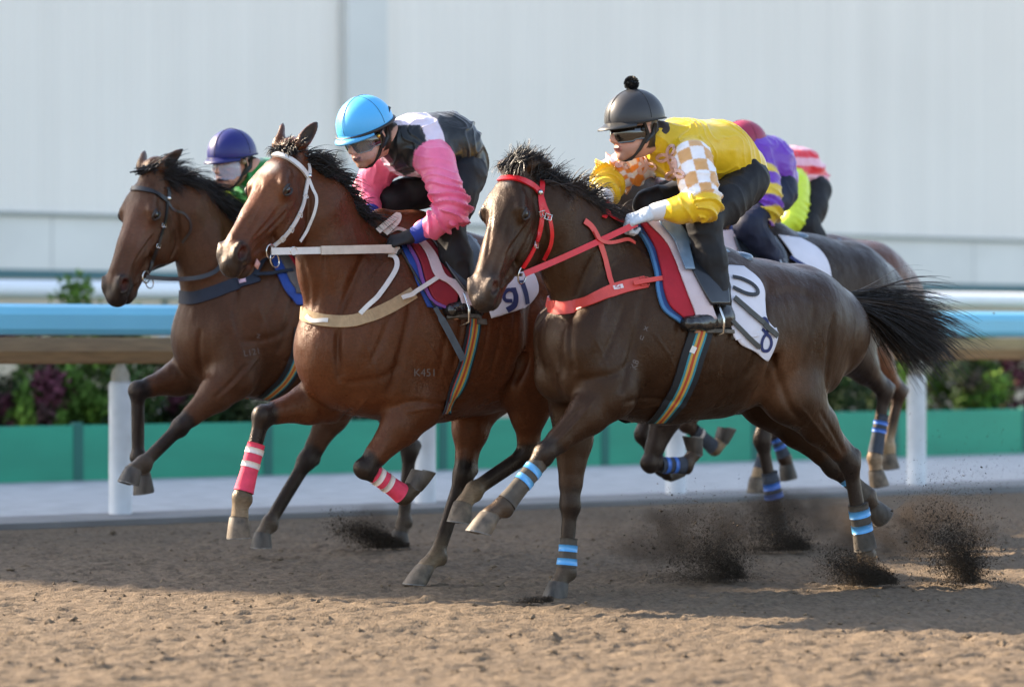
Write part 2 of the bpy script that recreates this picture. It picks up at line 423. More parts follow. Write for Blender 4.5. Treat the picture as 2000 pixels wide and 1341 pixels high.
for Y0, px, w_, h, cols, lab in (
    (24.6, 10, .95, 1.0, RD, 'dark red leaved shrub at the left edge of the photo'),
    (24.4, 110, .7, .75, G2, 'small bright green shrub between the dark red shrub and the tall one'),
    (25.0, 190, 1.7, 1.02, G1, 'wide dark green shrub behind the first white post'),
    (25.4, 150, 1.3, 1.43, G2, 'tall light green bush whose top shows above the blue rail at left'),
    (25.0, 360, 1.3, .93, RD[2:] + DK, 'brownish red shrub seen between the forelegs of the leftmost horse'),
    (25.0, 500, 1.5, 1.0, G1 + DK, 'dark green shrub under the belly of the leftmost horse'),
    (25.0, 760, 1.6, .95, G1, 'dark green shrub hidden behind the middle horse'),
    (25.0, 1000, 1.5, .95, RD, 'dark red shrub seen past the hind legs of the white bridled horse'),
    (25.0, 1250, 1.6, .9, DK + G1, 'dark shrub behind the girth of the nearest horse'),
    (25.0, 1500, 1.6, .9, G1, 'green shrub behind the belly of the nearest horse'),
    (25.0, 1690, 1.3, .95, G1 + G2, 'green shrub to the left of the last white post'),
    (25.3, 1835, 1.0, 1.42, G2, 'light green bush whose top shows above the blue rail at right'),
    (24.8, 1870, 1.1, .98, DK + G2, 'dark green shrub right of the last white post'),
    (24.8, 1985, 1.2, 1.02, RD, 'dark red shrub at the right edge of the photo')):
    shrub(Y0, px, w_, h, cols, lab)
# ---- the clad building behind
bd = empty('clad_building', tuple(tp(40, 0))); tag(bd, 'huge pale grey building wall with ribbed cladding and a smooth plinth', 'building')
def bl(p): return p - tp(40, 0)
clad = bpy.data.materials.new('cladding'); clad.use_nodes = True
N = clad.node_tree.nodes; L = clad.node_tree.links; pb = N['Principled BSDF']; pb.inputs['Roughness'].default_value = .75
tc = N.new('ShaderNodeTexCoord'); sx = N.new('ShaderNodeSeparateXYZ'); L.new(tc.outputs['Object'], sx.inputs[0])
dv = N.new('ShaderNodeMath'); dv.operation = 'MULTIPLY'; dv.inputs[1].default_value = 1 / math.cos(TH); L.new(sx.outputs['X'], dv.inputs[0])
n1 = N.new('ShaderNodeTexNoise'); n1.noise_dimensions = '1D'; n1.inputs['Scale'].default_value = 2.2; L.new(dv.outputs[0], n1.inputs['W'])
n2 = N.new('ShaderNodeTexNoise'); n2.inputs['Scale'].default_value = .35; L.new(tc.outputs['Object'], n2.inputs['Vector'])
r1 = N.new('ShaderNodeMapRange'); r1.inputs[3].default_value = .94; r1.inputs[4].default_value = 1.05; L.new(n1.outputs['Fac'], r1.inputs[0])
r2 = N.new('ShaderNodeMapRange'); r2.inputs[3].default_value = .92; r2.inputs[4].default_value = 1.08; L.new(n2.outputs['Fac'], r2.inputs[0])
mu = N.new('ShaderNodeMath'); mu.operation = 'MULTIPLY'; L.new(r1.outputs[0], mu.inputs[0]); L.new(r2.outputs[0], mu.inputs[1])
vm = N.new('ShaderNodeVectorMath'); vm.operation = 'SCALE'; vm.inputs[0].default_value = (.87, .81, .745); L.new(mu.outputs[0], vm.inputs['Scale']); L.new(vm.outputs[0], pb.inputs['Base Color'])
z1 = CAMZ + (CY - 442) / F * 40; z0t = CAMZ + (CY - 541) / F * 40; z0b = CAMZ + (CY - 558) / F * 40
# ribbed sheet: real folds, one rib every 0.2 m
vs = []; fs = []; W0 = -12; W1 = 13; n = int((W1 - W0) / .2); prf = []
for i in range(n):
    a = W0 + i * .2; prf += [(a, 0), (a + .10, 0), (a + .125, .007), (a + .175, .007)]
for a, o in prf:
    for z in (z1, 9.0): vs.append(bl(tp(40, a, z, -o)))
for i in range(len(prf) - 1): fs.append([2 * i, 2 * i + 2, 2 * i + 3, 2 * i + 1])
b = MB(); b.add(vs, fs); b.build('cladding', clad, bd)
plinth = mat('plinth', (.74, .72, .68), .8, noise=.05, nscale=1.2)
sweep([(-.02, z0t), (-.02, z1 - .03), (.1, z1 - .03), (.1, z0t)], 40, W0, W1, loc=bl).build('plinth', plinth, bd)
sweep([(-.07, z1 - .03), (-.07, z1 + .015), (.1, z1 + .015), (.1, z1 - .03)], 40, W0, W1, loc=bl).build('ledge', mat('ledge', (.30, .33, .32), .7), bd)
sweep([(-.03, z0b), (-.03, z0t), (.1, z0t), (.1, z0b)], 40, W0, W1, loc=bl).build('dark_band', mat('teal_band', (.07, .16, .18), .7), bd)
sweep([(-.06, 0), (-.06, z0b), (.1, z0b), (.1, 0)], 40, W0, W1, loc=bl).build('base_wall', mat('base_beige', (.50, .42, .31), .85, noise=.1, nscale=2), bd)
for px in (100, 420, 1250, 1560, 1900):
    p = rail_pt(40, px, z=0); MB().box(bl(V(p[0], p[1], (z0t + z1) / 2)) - NN * .021, (.02, .004, z1 - z0t - .04), TH).build('plinth_joint', mat('joint_grey', (.5, .49, .47), .8), bd)
p = rail_pt(40, 705, z=0)
MB().box(bl(V(p[0], p[1], (z1 + 9) / 2 + .02)) - NN * .10, (.62, .16, 9 - z1 - .02), TH, .02).build('pilaster', mat('pilaster', (.72, .71, .68), .7, noise=.04, nscale=1), bd)
for dx in (-.33, .33):
    MB().box(bl(V(p[0] + dx * U[0], p[1] + dx * U[1], (z1 + 9) / 2 + .02)) - NN * .03, (.03, .05, 9 - z1 - .04), TH).build('pilaster_groove', mat('groove', (.72, .70, .66), .8), bd)
b = MB(); c = bl(tp(40, (W0 + W1) / 2, 4.55, 4.2)); b.box(c, (W1 - W0, 8, 9.0), TH); b.build('hall_block', plinth, bd)

# ---- unseen block added far to the left, sized so its shadow lies over the track up to the lit foreground
LD = V(SUN_AZ.x, SUN_AZ.y, 0); LP = V(.44, .898, 0); T_ = 22.9
E = V(-2.2, 12.25, 0) + LD * T_; SH = (T_ + 3.1) * math.tan(SUN_EL)
gs = empty('shade_block', tuple(E)); tag(gs, 'tall block added out of frame to the left to shade the track', 'building')
b = MB(); vs = [(*p[:2], z) for z in (0, SH) for p in (V(0, 0, 0), LP * 15, LP * 15 + LD * 7, LD * 7)]
b.add(vs, [[0, 1, 5, 4], [1, 2, 6, 5], [2, 3, 7, 6], [3, 0, 4, 7], [4, 5, 6, 7]]); b.build('wall', mat('block_wall', (.5, .5, .48), .8, noise=.1), gs)
for k in range(3):
    for q in range(5):
        c = LP * (1.6 + 2.9 * q) - LD * .01 + V(0, 0, 2.2 + 3.6 * k); MB().box(c, (1.8, .04, 1.6), math.atan2(LP[1], LP[0])).build('block_window', mat('dark_glass', (.03, .04, .05), .1), gs)
pe = E - LP * .82; py_ = empty('shadow_post', tuple(pe)); tag(py_, 'tapering post added out of frame to streak shade on the sand', 'shadow_caster')  # unseen post added beside the block, tapered only for its streak of shadow
b = MB(); w0_, w1_ = LP * .36, LP * .12; hp_ = 12.3
b.add([tuple(q) for q in (-w0_, w0_, w0_ + LD * .4, -w0_ + LD * .4, -w1_ + V(0, 0, hp_), w1_ + V(0, 0, hp_), w1_ + LD * .3 + V(0, 0, hp_), -w1_ + LD * .3 + V(0, 0, hp_))], [[0, 1, 5, 4], [1, 2, 6, 5], [2, 3, 7, 6], [3, 0, 4, 7], [4, 5, 6, 7]])
b.build('post_shaft', MATS['post_white'], py_); MB().box(V(0, 0, 11.4), (.9, .5, .35), math.atan2(LP[1], LP[0])).build('post_head', MATS['concrete'], py_)
# ================================================================ HORSES
def head_axes(p0, p1):
    e1 = nrm(p1 - p0); fh = nrm(V(e1[0], e1[1], 0)); e2 = V(-fh[1], fh[0], 0); e3 = np.cross(e1, e2)
    return e1, e2, e3
eyelid = mat('eyelid', (.020, .013, .010), .5)
hoofm = mat('hoof', (.06, .05, .04), .6, noise=.7, nscale=26, bump=.3, bscale=90, bdist=.003, stretch=(1, 1, .3))
hoof_pale = mat('hoof_pale', (.105, .080, .056), .6, noise=.7, nscale=22, bump=.3, bscale=90, bdist=.003)
solem = mat('sole', (.05, .042, .035), .8, noise=.3, nscale=40)
shoem = mat('shoe', (.16, .15, .14), .5, metal=.6, noise=.4, nscale=40)
def coat_mat(name, rough):
    m = mat(name, (0, 0, 0), rough, noise=.16, nscale=5, attr=True, spec=.34, coat=.035, coatr=.16)
    nt = m.node_tree; N = nt.nodes; L = nt.links; b = N['Principled BSDF']; tc = N.new('ShaderNodeTexCoord'); prev = None
    b.inputs['Specular Tint'].default_value = (1.0, .74, .55, 1)
    for sc_, st, dist, dt in ((7, (1, 1, .6), .018, 2), (26, (1, 1, .45), .007, 4), (330, (.30, 1, 1), .0022, 2)):
        mp = N.new('ShaderNodeMapping'); mp.inputs['Scale'].default_value = st; mp.inputs['Rotation'].default_value = (0, R_(35), 0); L.new(tc.outputs['Object'], mp.inputs[0])
        nz = N.new('ShaderNodeTexNoise'); nz.inputs['Scale'].default_value = sc_; nz.inputs['Detail'].default_value = dt; L.new(mp.outputs[0], nz.inputs['Vector'])
        bp = N.new('ShaderNodeBump'); bp.inputs['Distance'].default_value = dist; bp.inputs['Strength'].default_value = .8; L.new(nz.outputs['Fac'], bp.inputs['Height'])
        if prev is not None: L.new(prev.outputs[0], bp.inputs['Normal'])
        prev = bp
    L.new(prev.outputs[0], b.inputs['Normal'])
    src = b.inputs['Base Color'].links[0].from_socket; gr = N.new('ShaderNodeTexNoise'); gr.inputs['Scale'].default_value = 130; gr.inputs['Detail'].default_value = 3; L.new(mp.outputs[0], gr.inputs['Vector'])
    gm = N.new('ShaderNodeMapRange'); gm.inputs[1].default_value = .3; gm.inputs[2].default_value = .7; gm.inputs[3].default_value = .80; gm.inputs[4].default_value = 1.2; L.new(gr.outputs['Fac'], gm.inputs[0])
    gs = N.new('ShaderNodeVectorMath'); gs.operation = 'SCALE'; L.new(src, gs.inputs[0]); L.new(gm.outputs[0], gs.inputs['Scale']); L.new(gs.outputs[0], b.inputs['Base Color'])
    nz = N.new('ShaderNodeTexNoise'); nz.inputs['Scale'].default_value = 9; L.new(tc.outputs['Object'], nz.inputs['Vector'])
    mr = N.new('ShaderNodeMapRange'); mr.inputs[1].default_value = .3; mr.inputs[2].default_value = .7; mr.inputs[3].default_value = rough - .13; mr.inputs[4].default_value = rough + .12
    L.new(nz.outputs['Fac'], mr.inputs[0]); L.new(mr.outputs[0], b.inputs['Roughness'])
    return m
def vnormals(v, f):
    e = v[f]; nn = np.cross(e[:, 2] - e[:, 0], e[:, 3] - e[:, 1])
    vn = np.stack([np.bincount(f.ravel(), nn[:, c].repeat(4), len(v)) for c in range(3)], 1); return vn / (np.linalg.norm(vn, axis=1)[:, None] + 1e-9)
def sculpt(v, f, fr, strokes):
    """draws tendons, veins and grooves into the surface: (pixel path, width, depth, mirrored)"""
    if not strokes: return v
    bv = bvh_of(v, f); vn = vnormals(v, f)
    if vn[np.argmax(v[:, 2])][2] < 0: vn = -vn
    disp = np.zeros(len(v))
    for (px, w_, dp, mir) in strokes:
        pts = []
        for q in catmull([V(*p, 0) for p in px], 26):
            d = fr.dr(q[0], q[1]); h = bv.ray_cast(Vector(fr.cam), Vector(d / np.linalg.norm(d)), 60)
            if h[0] is not None: pts.append(np.array(h[0]))
        if len(pts) < 3: continue
        pts = np.array(pts)
        for sg in ((1, -1) if mir else (1,)):
            P_ = pts * V(1, sg, 1); lo, hi = P_.min(0) - 3 * w_, P_.max(0) + 3 * w_
            k = np.where(((v > lo) & (v < hi)).all(1))[0]
            if len(k) == 0: continue
            best = np.full(len(k), 9.0); tt = np.zeros(len(k))
            for i in range(len(P_) - 1):
                a, b = P_[i], P_[i + 1]; ab = b - a; t = np.clip(((v[k] - a) @ ab) / (ab @ ab + 1e-9), 0, 1)
                d = np.linalg.norm(v[k] - a - t[:, None] * ab, axis=1); u = d < best; best[u] = d[u]; tt[u] = (i + t[u]) / (len(P_) - 1)
            disp[k] += dp * np.exp(-(best / w_) ** 2) * np.clip(np.minimum(tt, 1 - tt) * 6, .0, 1) ** .7
    return v + vn * disp[:, None]
def build_horse(sp):
    fr = sp['fr']; P = fr.P; h = sp.get('h', .0065)
    root = fr.root('racehorse'); tag(root, sp['label'], 'horse', 'horses racing in the pack')
    fd = Field(sp['lo'], sp['hi'], h)
    Y = V(0, 1, 0); bk = sp.get('bulk', 1.0)
    # trunk
    pr = None
    for (px, y0, y1, W) in sp['trunk']:
        a, b = P(px, y0), P(px, y1); c = (a + b) / 2; R = (a[2] - b[2]) / 2
        if pr is not None: fd.seg(pr[0], c, pr[1], R, pr[2], W, Y, k=.05, tag=0)
        pr = (c, R, W)
    # withers ridge
    wa, wb, wc = [P(*q) for q in sp['withers']]
    fd.seg(wa, wb, .07, .07, .05, .055, Y, k=.10, tag=0); fd.seg(wb, wc, .07, .07, .055, .08, Y, k=.10, tag=0)
    # neck
    nk = [(P(px, py, lt), R, W) for (px, py, lt, R, W) in sp['neck']]
    for q in range(len(nk) - 1):
        fd.seg(nk[q][0], nk[q + 1][0], nk[q][1], nk[q + 1][1], nk[q][2], nk[q + 1][2], Y, k=.06, tag=0)
    poll, nose = P(*sp['poll']), P(*sp['nose'])
    e1, e2, e3 = head_axes(poll, nose); hs = np.linalg.norm(nose - poll) / .57
    if sp.get('roll'):
        a = R_(sp['roll']); e2, e3 = math.cos(a) * e2 + math.sin(a) * e3, -math.sin(a) * e2 + math.cos(a) * e3
    H = lambda u, v_, w_: poll + hs * (u * e1 + 1.18 * v_ * e3 + w_ * e2)
    A3 = (e1, e3, e2)
    def hseg(a, b, R0, R1, W0, W1, k=.02, tag=0, sub=False): fd.seg(H(*a), H(*b), 1.08 * R0 * hs, 1.08 * R1 * hs, W0 * hs, W1 * hs, e2, k * hs, tag, sub)
    def hell(c, r, k=.02, tag=0, sub=False, ax=A3): fd.ell(H(*c), [q * hs for q in r], ax, k * hs, tag, sub)
    # neck to head: throat and crest
    fd.seg(nk[-1][0], H(.05, -.10, 0), nk[-1][1] * .98, .095 * hs, nk[-1][2], .058 * hs, nrm(Y + e2), k=.03, tag=0)
    hseg((-.02, -.05, 0), (.19, -.085, 0), .062, .085, .058, .086, .03)
    hseg((.19, -.085, 0), (.36, -.075, 0), .085, .068, .086, .052, .03)
    hseg((.36, -.075, 0), (.52, -.068, 0), .066, .056, .05, .043, .03)
    hseg((.52, -.070, 0), (.585, -.078, 0), .052, .046, .044, .047, .03, 2)
    hseg((.10, -.012, 0), (.50, -.020, 0), .018, .014, .048, .022, .02)                # flat bridge of the nose
    hell((.155, -.018, 0), (.085, .022, .062), .03)                                    # forehead
    for s_ in (-1, 1):
        hell((.222, -.165, s_ * .050), (.130, .125, .040), .012)                          # cheek
        hseg((.22, -.10, s_ * .080), (.37, -.105, s_ * .052), .011, .008, .010, .008, .012)  # facial crest
        hseg((.140, -.026, s_ * .062), (.200, -.022, s_ * .080), .014, .014, .014, .012, .03)  # brow
        hseg((.30, -.045, s_ * .040), (.50, -.052, s_ * .042), .010, .012, .010, .010, .02)
        hell((.206, -.046, s_ * .080), (.034, .024, .016), .02)                          # orbit
        hell((.548, -.052, s_ * .038), (.046, .038, .024), .022, 2)                     # nostril wing
        hell((.556, -.052, s_ * .068), (.032, .021, .030), .008, 4, True); hell((.548, -.048, s_ * .050), (.018, .012, .016), .006, 6, True)
        hseg((.575, -.045, s_ * .03), (.535, -.022, s_ * .048), .009, .009, .008, .008, .008, 2)
        hell((.55, -.116, s_ * .042), (.045, .0045, .018), .004, 4, True)               # mouth slit
        hseg((.46, -.125, s_ * .030), (.50, -.112, s_ * .036), .008, .008, .008, .008, .01)
        # ear
        ed = nrm(sp['ear'][0] * e1 + sp['ear'][1] * e3 + s_ * sp['ear'][2] * e2)
        fwd = nrm(e3 * .35 + e1 * .65 + s_ * e2 * sp['ear'][3]); fwd = nrm(fwd - ed * (fwd @ ed)); sd_ = np.cross(ed, fwd)
        b0 = H(-.005, -.015, s_ * .052); EL = .125 * hs
        fd.ell(b0 + ed * .035, (.05, .028, .028), (ed, fwd, sd_), .02, 0)
        fd.ell(b0 + ed * EL * .52, (EL * .50, .018, .028), (ed, fwd, sd_), .012, 0)
        fd.ell(b0 + ed * EL * .80, (EL * .34, .008, .014), (ed, fwd, sd_), .012, 1)
        fd.ell(b0 + ed * EL * .55 + fwd * .020, (EL * .36, .016, .019), (ed, fwd, sd_), .006, 4, True)
    hseg((.22, -.225, 0), (.40, -.155, 0), .042, .030, .052, .036, .03)                 # lower jaw
    hseg((.40, -.150, 0), (.545, -.130, 0), .030, .024, .034, .030, .025, 0)
    hell((.555, -.136, 0), (.034, .020, .032), .012, 2)                                 # lower lip and chin
    hell((.530, -.150, 0), (.026, .018, .026), .012, 2)
    hell((.598, -.088, 0), (.022, .034, .040), .014, 2)                                 # upper lip
    # muscles, both sides
    for (p0, p1, R0, R1, W0, W1, k) in sp['muscle']:
        a, b = P(*p0), P(*p1)
        for s_ in (1, -1):
            fd.seg(a * V(1, s_, 1), b * V(1, s_, 1), R0, R1, W0, W1, Y, k=k, tag=0)
    for (p0, p1, R0, k) in sp.get('crease', []):
        a, b = P(*p0), P(*p1)
        for s_ in (1, -1): fd.seg(a * V(1, s_, 1), b * V(1, s_, 1), R0, R0 * .7, k=k, tag=0, sub=True)
    legs = []
    for L_ in sp['legs']:
        kind = L_['k']; q = [P(*c) for c in L_['j']]; low = L_.get('dark', 1)
        def latax(a, b):
            d = nrm(b - a); w_ = Y - d * (Y @ d); return nrm(w_)
        if kind == 'f':
            s0, el, kn, fe, co = q
            fd.seg(s0, el, .12 * bk, .10 * bk, .075, .085, latax(s0, el), .05, 0)
            fm = el + (kn - el) * .35; fm2 = el + (kn - el) * .78
            fd.seg(el, fm, .100 * bk, .086 * bk, .078, .066, latax(el, kn), .04, 0)
            fd.seg(fm, fm2, .084 * bk, .048, .064, .042, latax(el, kn), .02, 0)
            fd.seg(fm2, kn, .045, .040, .039, .037, latax(el, kn), .02, low)
            dk = nrm(fe - kn); bd_ = nrm(kn - el); fwd = nrm(np.cross(latax(kn, fe), dk)); fwd = fwd if fwd @ V(1, 0, .3) > 0 else -fwd
            fd.ell(kn + fwd * .003, (.048, .036, .038), (dk, fwd, np.cross(dk, fwd)), .02, low)
            fd.ell(kn - fwd * .03 + dk * .012, (.03, .018, .02), (dk, fwd, np.cross(dk, fwd)), .02, low)
            r1 = .030
        else:
            s0, st, kn, fe, co = q
            fd.seg(s0, st, .20 * bk, .125 * bk, .11, .095, latax(s0, st), .06, 0)
            gm = st + (kn - st) * .45; gm2 = st + (kn - st) * .80
            fd.seg(st, gm, .120 * bk, .083 * bk, .088, .062, latax(st, kn), .05, 0)
            fd.seg(gm, gm2, .083 * bk, .046, .062, .036, latax(st, kn), .02, 0)
            fd.seg(gm2, kn, .044, .040, .034, .036, latax(st, kn), .02, low)
            dk = nrm(fe - kn); up = nrm(st - kn); back = nrm(-dk + -0 * up); back = nrm(np.cross(dk, latax(kn, fe)))
            back = back if back @ V(-1, 0, 0) > -back @ V(-1, 0, 0) else -back
            hp = kn + nrm(-up * .0 + back) * .040 - dk * .030                            # point of the hock
            fd.seg(hp, hp + up * .16 - back * .008, .017, .013, .015, .011, k=.02, tag=low)     # Achilles cord
            fd.ell(kn, (.062, .046, .040), (dk, back, np.cross(dk, back)), .02, low)
            fd.seg(kn - dk * .01 + back * .02, hp, .032, .024, .026, .020, k=.015, tag=low)
            fwd = -back; r1 = .034
        wl_ = latax(kn, fe); cf = kn + dk * .05
        fd.seg(cf, fe, r1, r1 * .86, .026, .024, wl_, .02, low)
        fd.seg(cf - fwd * .022, fe - fwd * .022, .015, .015, .013, .014, wl_, .008, low)  # tendon
        fd.ell(fe - fwd * .008, (.040, .042, .036), (dk, fwd, np.cross(dk, fwd)), .015, low)
        fd.ell(fe - fwd * .034 + dk * .008, (.022, .018, .022), (dk, fwd, np.cross(dk, fwd)), .015, low)
        fd.seg(fe, co, .030, .037, .028, .037, latax(fe, co), .015, L_.get('past', low))
        legs.append(dict(kind=kind, kn=kn, fe=fe, co=co, fwd=fwd, spec=L_, wl=wl_))
    v, f, mid = fd.nets(2)
    v = sculpt(v, f, fr, sp.get('strokes', []))
    n = len(v)
    cols = np.array([sp['coat'], sp['dark'], sp['muzzle'], sp.get('pale', (.6, .55, .5)), (.012, .009, .008), (.01, .008, .007), (.05, .010, .008), sp.get('sandy', (.30, .22, .15))])
    c = cols[mid]
    # coat variations that belong to the coat: darker points fade, dusty patches, lighter flank
    loc = v
    nz = np.array([mnoise.noise(Vector(p) * 3.1) for p in loc[::1].tolist()]) if n < 400000 else np.zeros(n)
    dist = [np.linalg.norm(loc - H(.16, -.01, 0), axis=1)]
    for (pp, rad, colr, amt) in sp.get('spots', []):
        ctr = P(*pp) if not isinstance(pp, tuple) or len(pp) == 3 and not isinstance(pp[0], str) else H(*pp[1:])
        dd = np.linalg.norm(loc - ctr, axis=1); wgt = np.clip(1.6 * (1 - dd / rad) + nz * .4, 0, 1)[:, None] * amt * (mid == 0)[:, None]
        c = c * (1 - wgt) + np.array(colr) * wgt
    for (uvw, rad, colr, amt) in sp.get('hspots', []):
        dd = np.linalg.norm((loc - H(*uvw)) / hs, axis=1); wgt = np.clip(1.8 * (1 - dd / rad) + nz * .5, 0, 1)[:, None] * amt
        c = c * (1 - wgt) + np.array(colr) * wgt
    for lg in legs:
        ds = lg['spec'].get('dust', 0)
        if ds:
            t_ = np.linalg.norm(loc - lg['co'], axis=1); wgt = np.clip((.17 - t_) / .12 + nz * .5, 0, 1)[:, None] * ds
            c = c * (1 - wgt) + cols[7] * wgt
    c = relax(c, f, 5, .6) * (1 + .22 * nz[:, None])
    hm = coat_mat('coat_' + sp['name'], sp.get('rough', .40))
    body = link('body', mesh_np('body', v, f, hm, True, np.clip(c, .002, 1)), root)
    out = dict(fr=fr, root=root, v=v, f=f, bvh=bvh_of(v, f), H=H, e=(e1, e2, e3), hs=hs, legs=legs, sp=sp, body=body, P=P)
    # eyes
    eyem = mat('horse_eye', (.010, .006, .004), .10, spec=.5, coat=.3, coatr=.05)
    for s_ in (-1, 1):
        bpy_b = MB(); uv_sphere(bpy_b, H(.206, -.046, s_ * .0765), .0265 * hs, 20, 14)
        ey = bpy_b.build('eye', eyem, root, True)
        for name, hi in (('upper_eyelid', 1), ('lower_eyelid', -1)):
            bpy_b = MB(); A_ = np.linspace(0, math.pi, 15)
            bpy_b.tube([H(.206 - .027 * math.cos(a), -.046 + hi * (.0165 if hi > 0 else .013) * math.sin(a) - .003 * math.cos(a), s_ * (.0955 - .0075 * math.cos(a) ** 2 + .002 * math.sin(a))) for a in A_], [(.0030 + .0038 * math.sin(a)) * hs for a in A_], 8)
            bpy_b.build(name, eyelid, ey, True)
    # hooves
    for lg in legs:
        sp_ = lg['spec']; toe = P(*sp_['toe']); heel = P(*sp_['heel']); C0 = lg['co']
        fw = nrm(toe - heel); M = (toe + heel) / 2; wl_ = nrm(Y - fw * (Y @ fw)); dn = nrm(np.cross(wl_, fw))
        if dn @ (M - C0) < 0: dn = -dn
        hh = max(.045, min(.074, (M - C0) @ dn)); M = C0 + (M - C0) * (hh / max(.03, (M - C0) @ dn)) if (M - C0) @ dn > .02 else C0 + dn * .06 + fw * .01
        if sp_.get('tw'): pass
        b = MB(); K = 20; rings = []
        ax0 = nrm(C0 - lg['fe'])
        for (t_, ra, rb) in ((-.12, .036, .034), (0, .043, .040), (.5, .050, .045), (1, .056, .049)):
            ctr = C0 + (M - C0) * t_
            rings.append([ctr + fw * math.cos(a) * ra * (1 if math.cos(a) > 0 else .84) + wl_ * math.sin(a) * rb + dn * (0 if t_ > .9 else (-.006 * math.cos(a) if t_ >= 0 else -.004)) for a in [2 * math.pi * i / K for i in range(K)]])
        vs = [p for r in rings for p in r]; fs = [[i * K + j, i * K + (j + 1) % K, (i + 1) * K + (j + 1) % K, (i + 1) * K + j] for i in range(3) for j in range(K)]
        fs.append(list(range(K)))
        b.add(vs, fs); ho = b.build('hoof', hoof_pale if sp_.get('pale') else hoofm, root, True)
        # concave sole with a shoe
        b = MB(); r3 = rings[3]; cc = M - dn * .012; vs = [M + (p - M) * .86 - dn * .001 for p in r3] + [cc + (p - M) * .5 for p in r3] + [cc]
        fs = [[j, (j + 1) % K, K + (j + 1) % K, K + j] for j in range(K)] + [[K + j, K + (j + 1) % K, 2 * K] for j in range(K)]
        b.add(vs, fs); b.build('sole', solem, ho, True)
        b = MB(); idx = [j for j in range(K) if not (8 <= j <= 12)]; idx = idx[idx.index(13):] + idx[:idx.index(13)]
        o_ = [r3[j] + dn * .0 for j in idx]; vs = []
        for p in o_:
            dr_ = (p - M); vs += [M + dr_ * 1.01, M + dr_ * 1.01 + dn * .005, M + dr_ * .76 + dn * .005, M + dr_ * .76]
        fs = [[4 * i + a, 4 * i + (a + 1) % 4, 4 * i + 4 + (a + 1) % 4, 4 * i + 4 + a] for i in range(len(idx) - 1) for a in range(4)]
        fs += [[0, 1, 2, 3], [len(vs) - 4 + q for q in (3, 2, 1, 0)]]
        b.add(vs, fs); b.build('horseshoe', shoem, ho)
    return out
def uv_sphere(b, c, r, n=16, m=10, ax=None, sc=(1, 1, 1)):
    ax = np.eye(3) if ax is None else np.array(ax); vs = []
    for i in range(m + 1):
        th = math.pi * i / m
        for j in range(n):
            ph = 2 * math.pi * j / n; q = V(math.sin(th) * math.cos(ph) * sc[0], math.sin(th) * math.sin(ph) * sc[1], math.cos(th) * sc[2]) * r
            vs.append(c + q @ ax)
    fs = [[i * n + j, i * n + (j + 1) % n, (i + 1) * n + (j + 1) % n, (i + 1) * n + j] for i in range(m) for j in range(n)]
    b.add(vs, fs)

# ---- hair: tapered strands
def strands(name, parent, roots, dirs, lens, mat_, width=.006, seg=6, droop=.3, curl=.05, seedn=0, bvh=None, clump=.0):
    r = np.random.default_rng(seedn); vs = []; fs = []; nb = 0
    if clump > 0:                                             # hair gathers into locks
        roots = np.array(roots); dirs = np.array([nrm(q) for q in dirs]); lens = np.array(lens, float); K = max(6, len(roots) // 26)
        gi = r.choice(len(roots), K, replace=False); own = np.argmin(((roots[:, None] - roots[gi][None]) ** 2).sum(2) + r.random((len(roots), K)) * .0004, 1)
        g = gi[own]; gd = dirs[g] + r.normal(size=(K, 3))[own] * .16; tip = roots[g] + gd * lens[g][:, None]; tip2 = tip * clump + (roots + dirs * lens[:, None]) * (1 - clump)
        dirs = tip2 - roots; lens = lens * .35 + lens[g] * .65 * r.uniform(.75, 1.1, len(roots))
    for R0, D0, L0 in zip(roots, dirs, lens):
        p = np.array(R0, float); d = nrm(D0); w_ = width * r.uniform(.6, 1.3); side = nrm(np.cross(d, r.normal(size=3))); st = L0 / seg
        cur = r.normal(size=3) * curl; pts = []
        for i in range(seg + 1):
            pts.append(p.copy()); d = nrm(d + cur / seg + V(0, 0, -droop / seg)); p = p + d * st
            if i == seg // 2: cur = -cur * .8 + r.normal(size=3) * curl * .5
        n_ = nrm(np.cross(side, d))
        for i, q in enumerate(pts):
            ww = w_ * (1 - (i / seg) ** 1.6) * .5 + .0006
            vs += [q - side * ww, q + side * ww, q + n_ * ww * .6]
        for i in range(seg):
            a = nb + 3 * i
            fs += [[a, a + 1, a + 4, a + 3], [a + 1, a + 2, a + 5, a + 4], [a + 2, a, a + 3, a + 5]]
        nb += 3 * (seg + 1)
    return link(name, mesh_np(name, np.array(vs), np.array(fs), mat_, True), parent)
def mane(ho, crest, n, dirf, lenf, mat_, width=.008, droop=.5, seedn=0, jit=.02):
    """crest: list of local points; dirf(t, side) direction; lenf(t) length"""
    r = np.random.default_rng(seedn); C = catmull(crest, 60); ro = []; di = []; le = []
    for i in range(n):
        t = r.random(); k = min(int(t * 59), 58); p = C[k] + (C[k + 1] - C[k]) * (t * 59 - k)
        ro.append(p + r.normal(size=3) * V(jit, jit * .7, jit * .5) - V(0, 0, .012)); d = dirf(t) + r.normal(size=3) * .22; di.append(d); le.append(lenf(t) * r.uniform(.55, 1.15))
    return strands('mane', ho['root'], ro, di, le, mat_, width, 8, droop, .32, seedn, clump=.72)
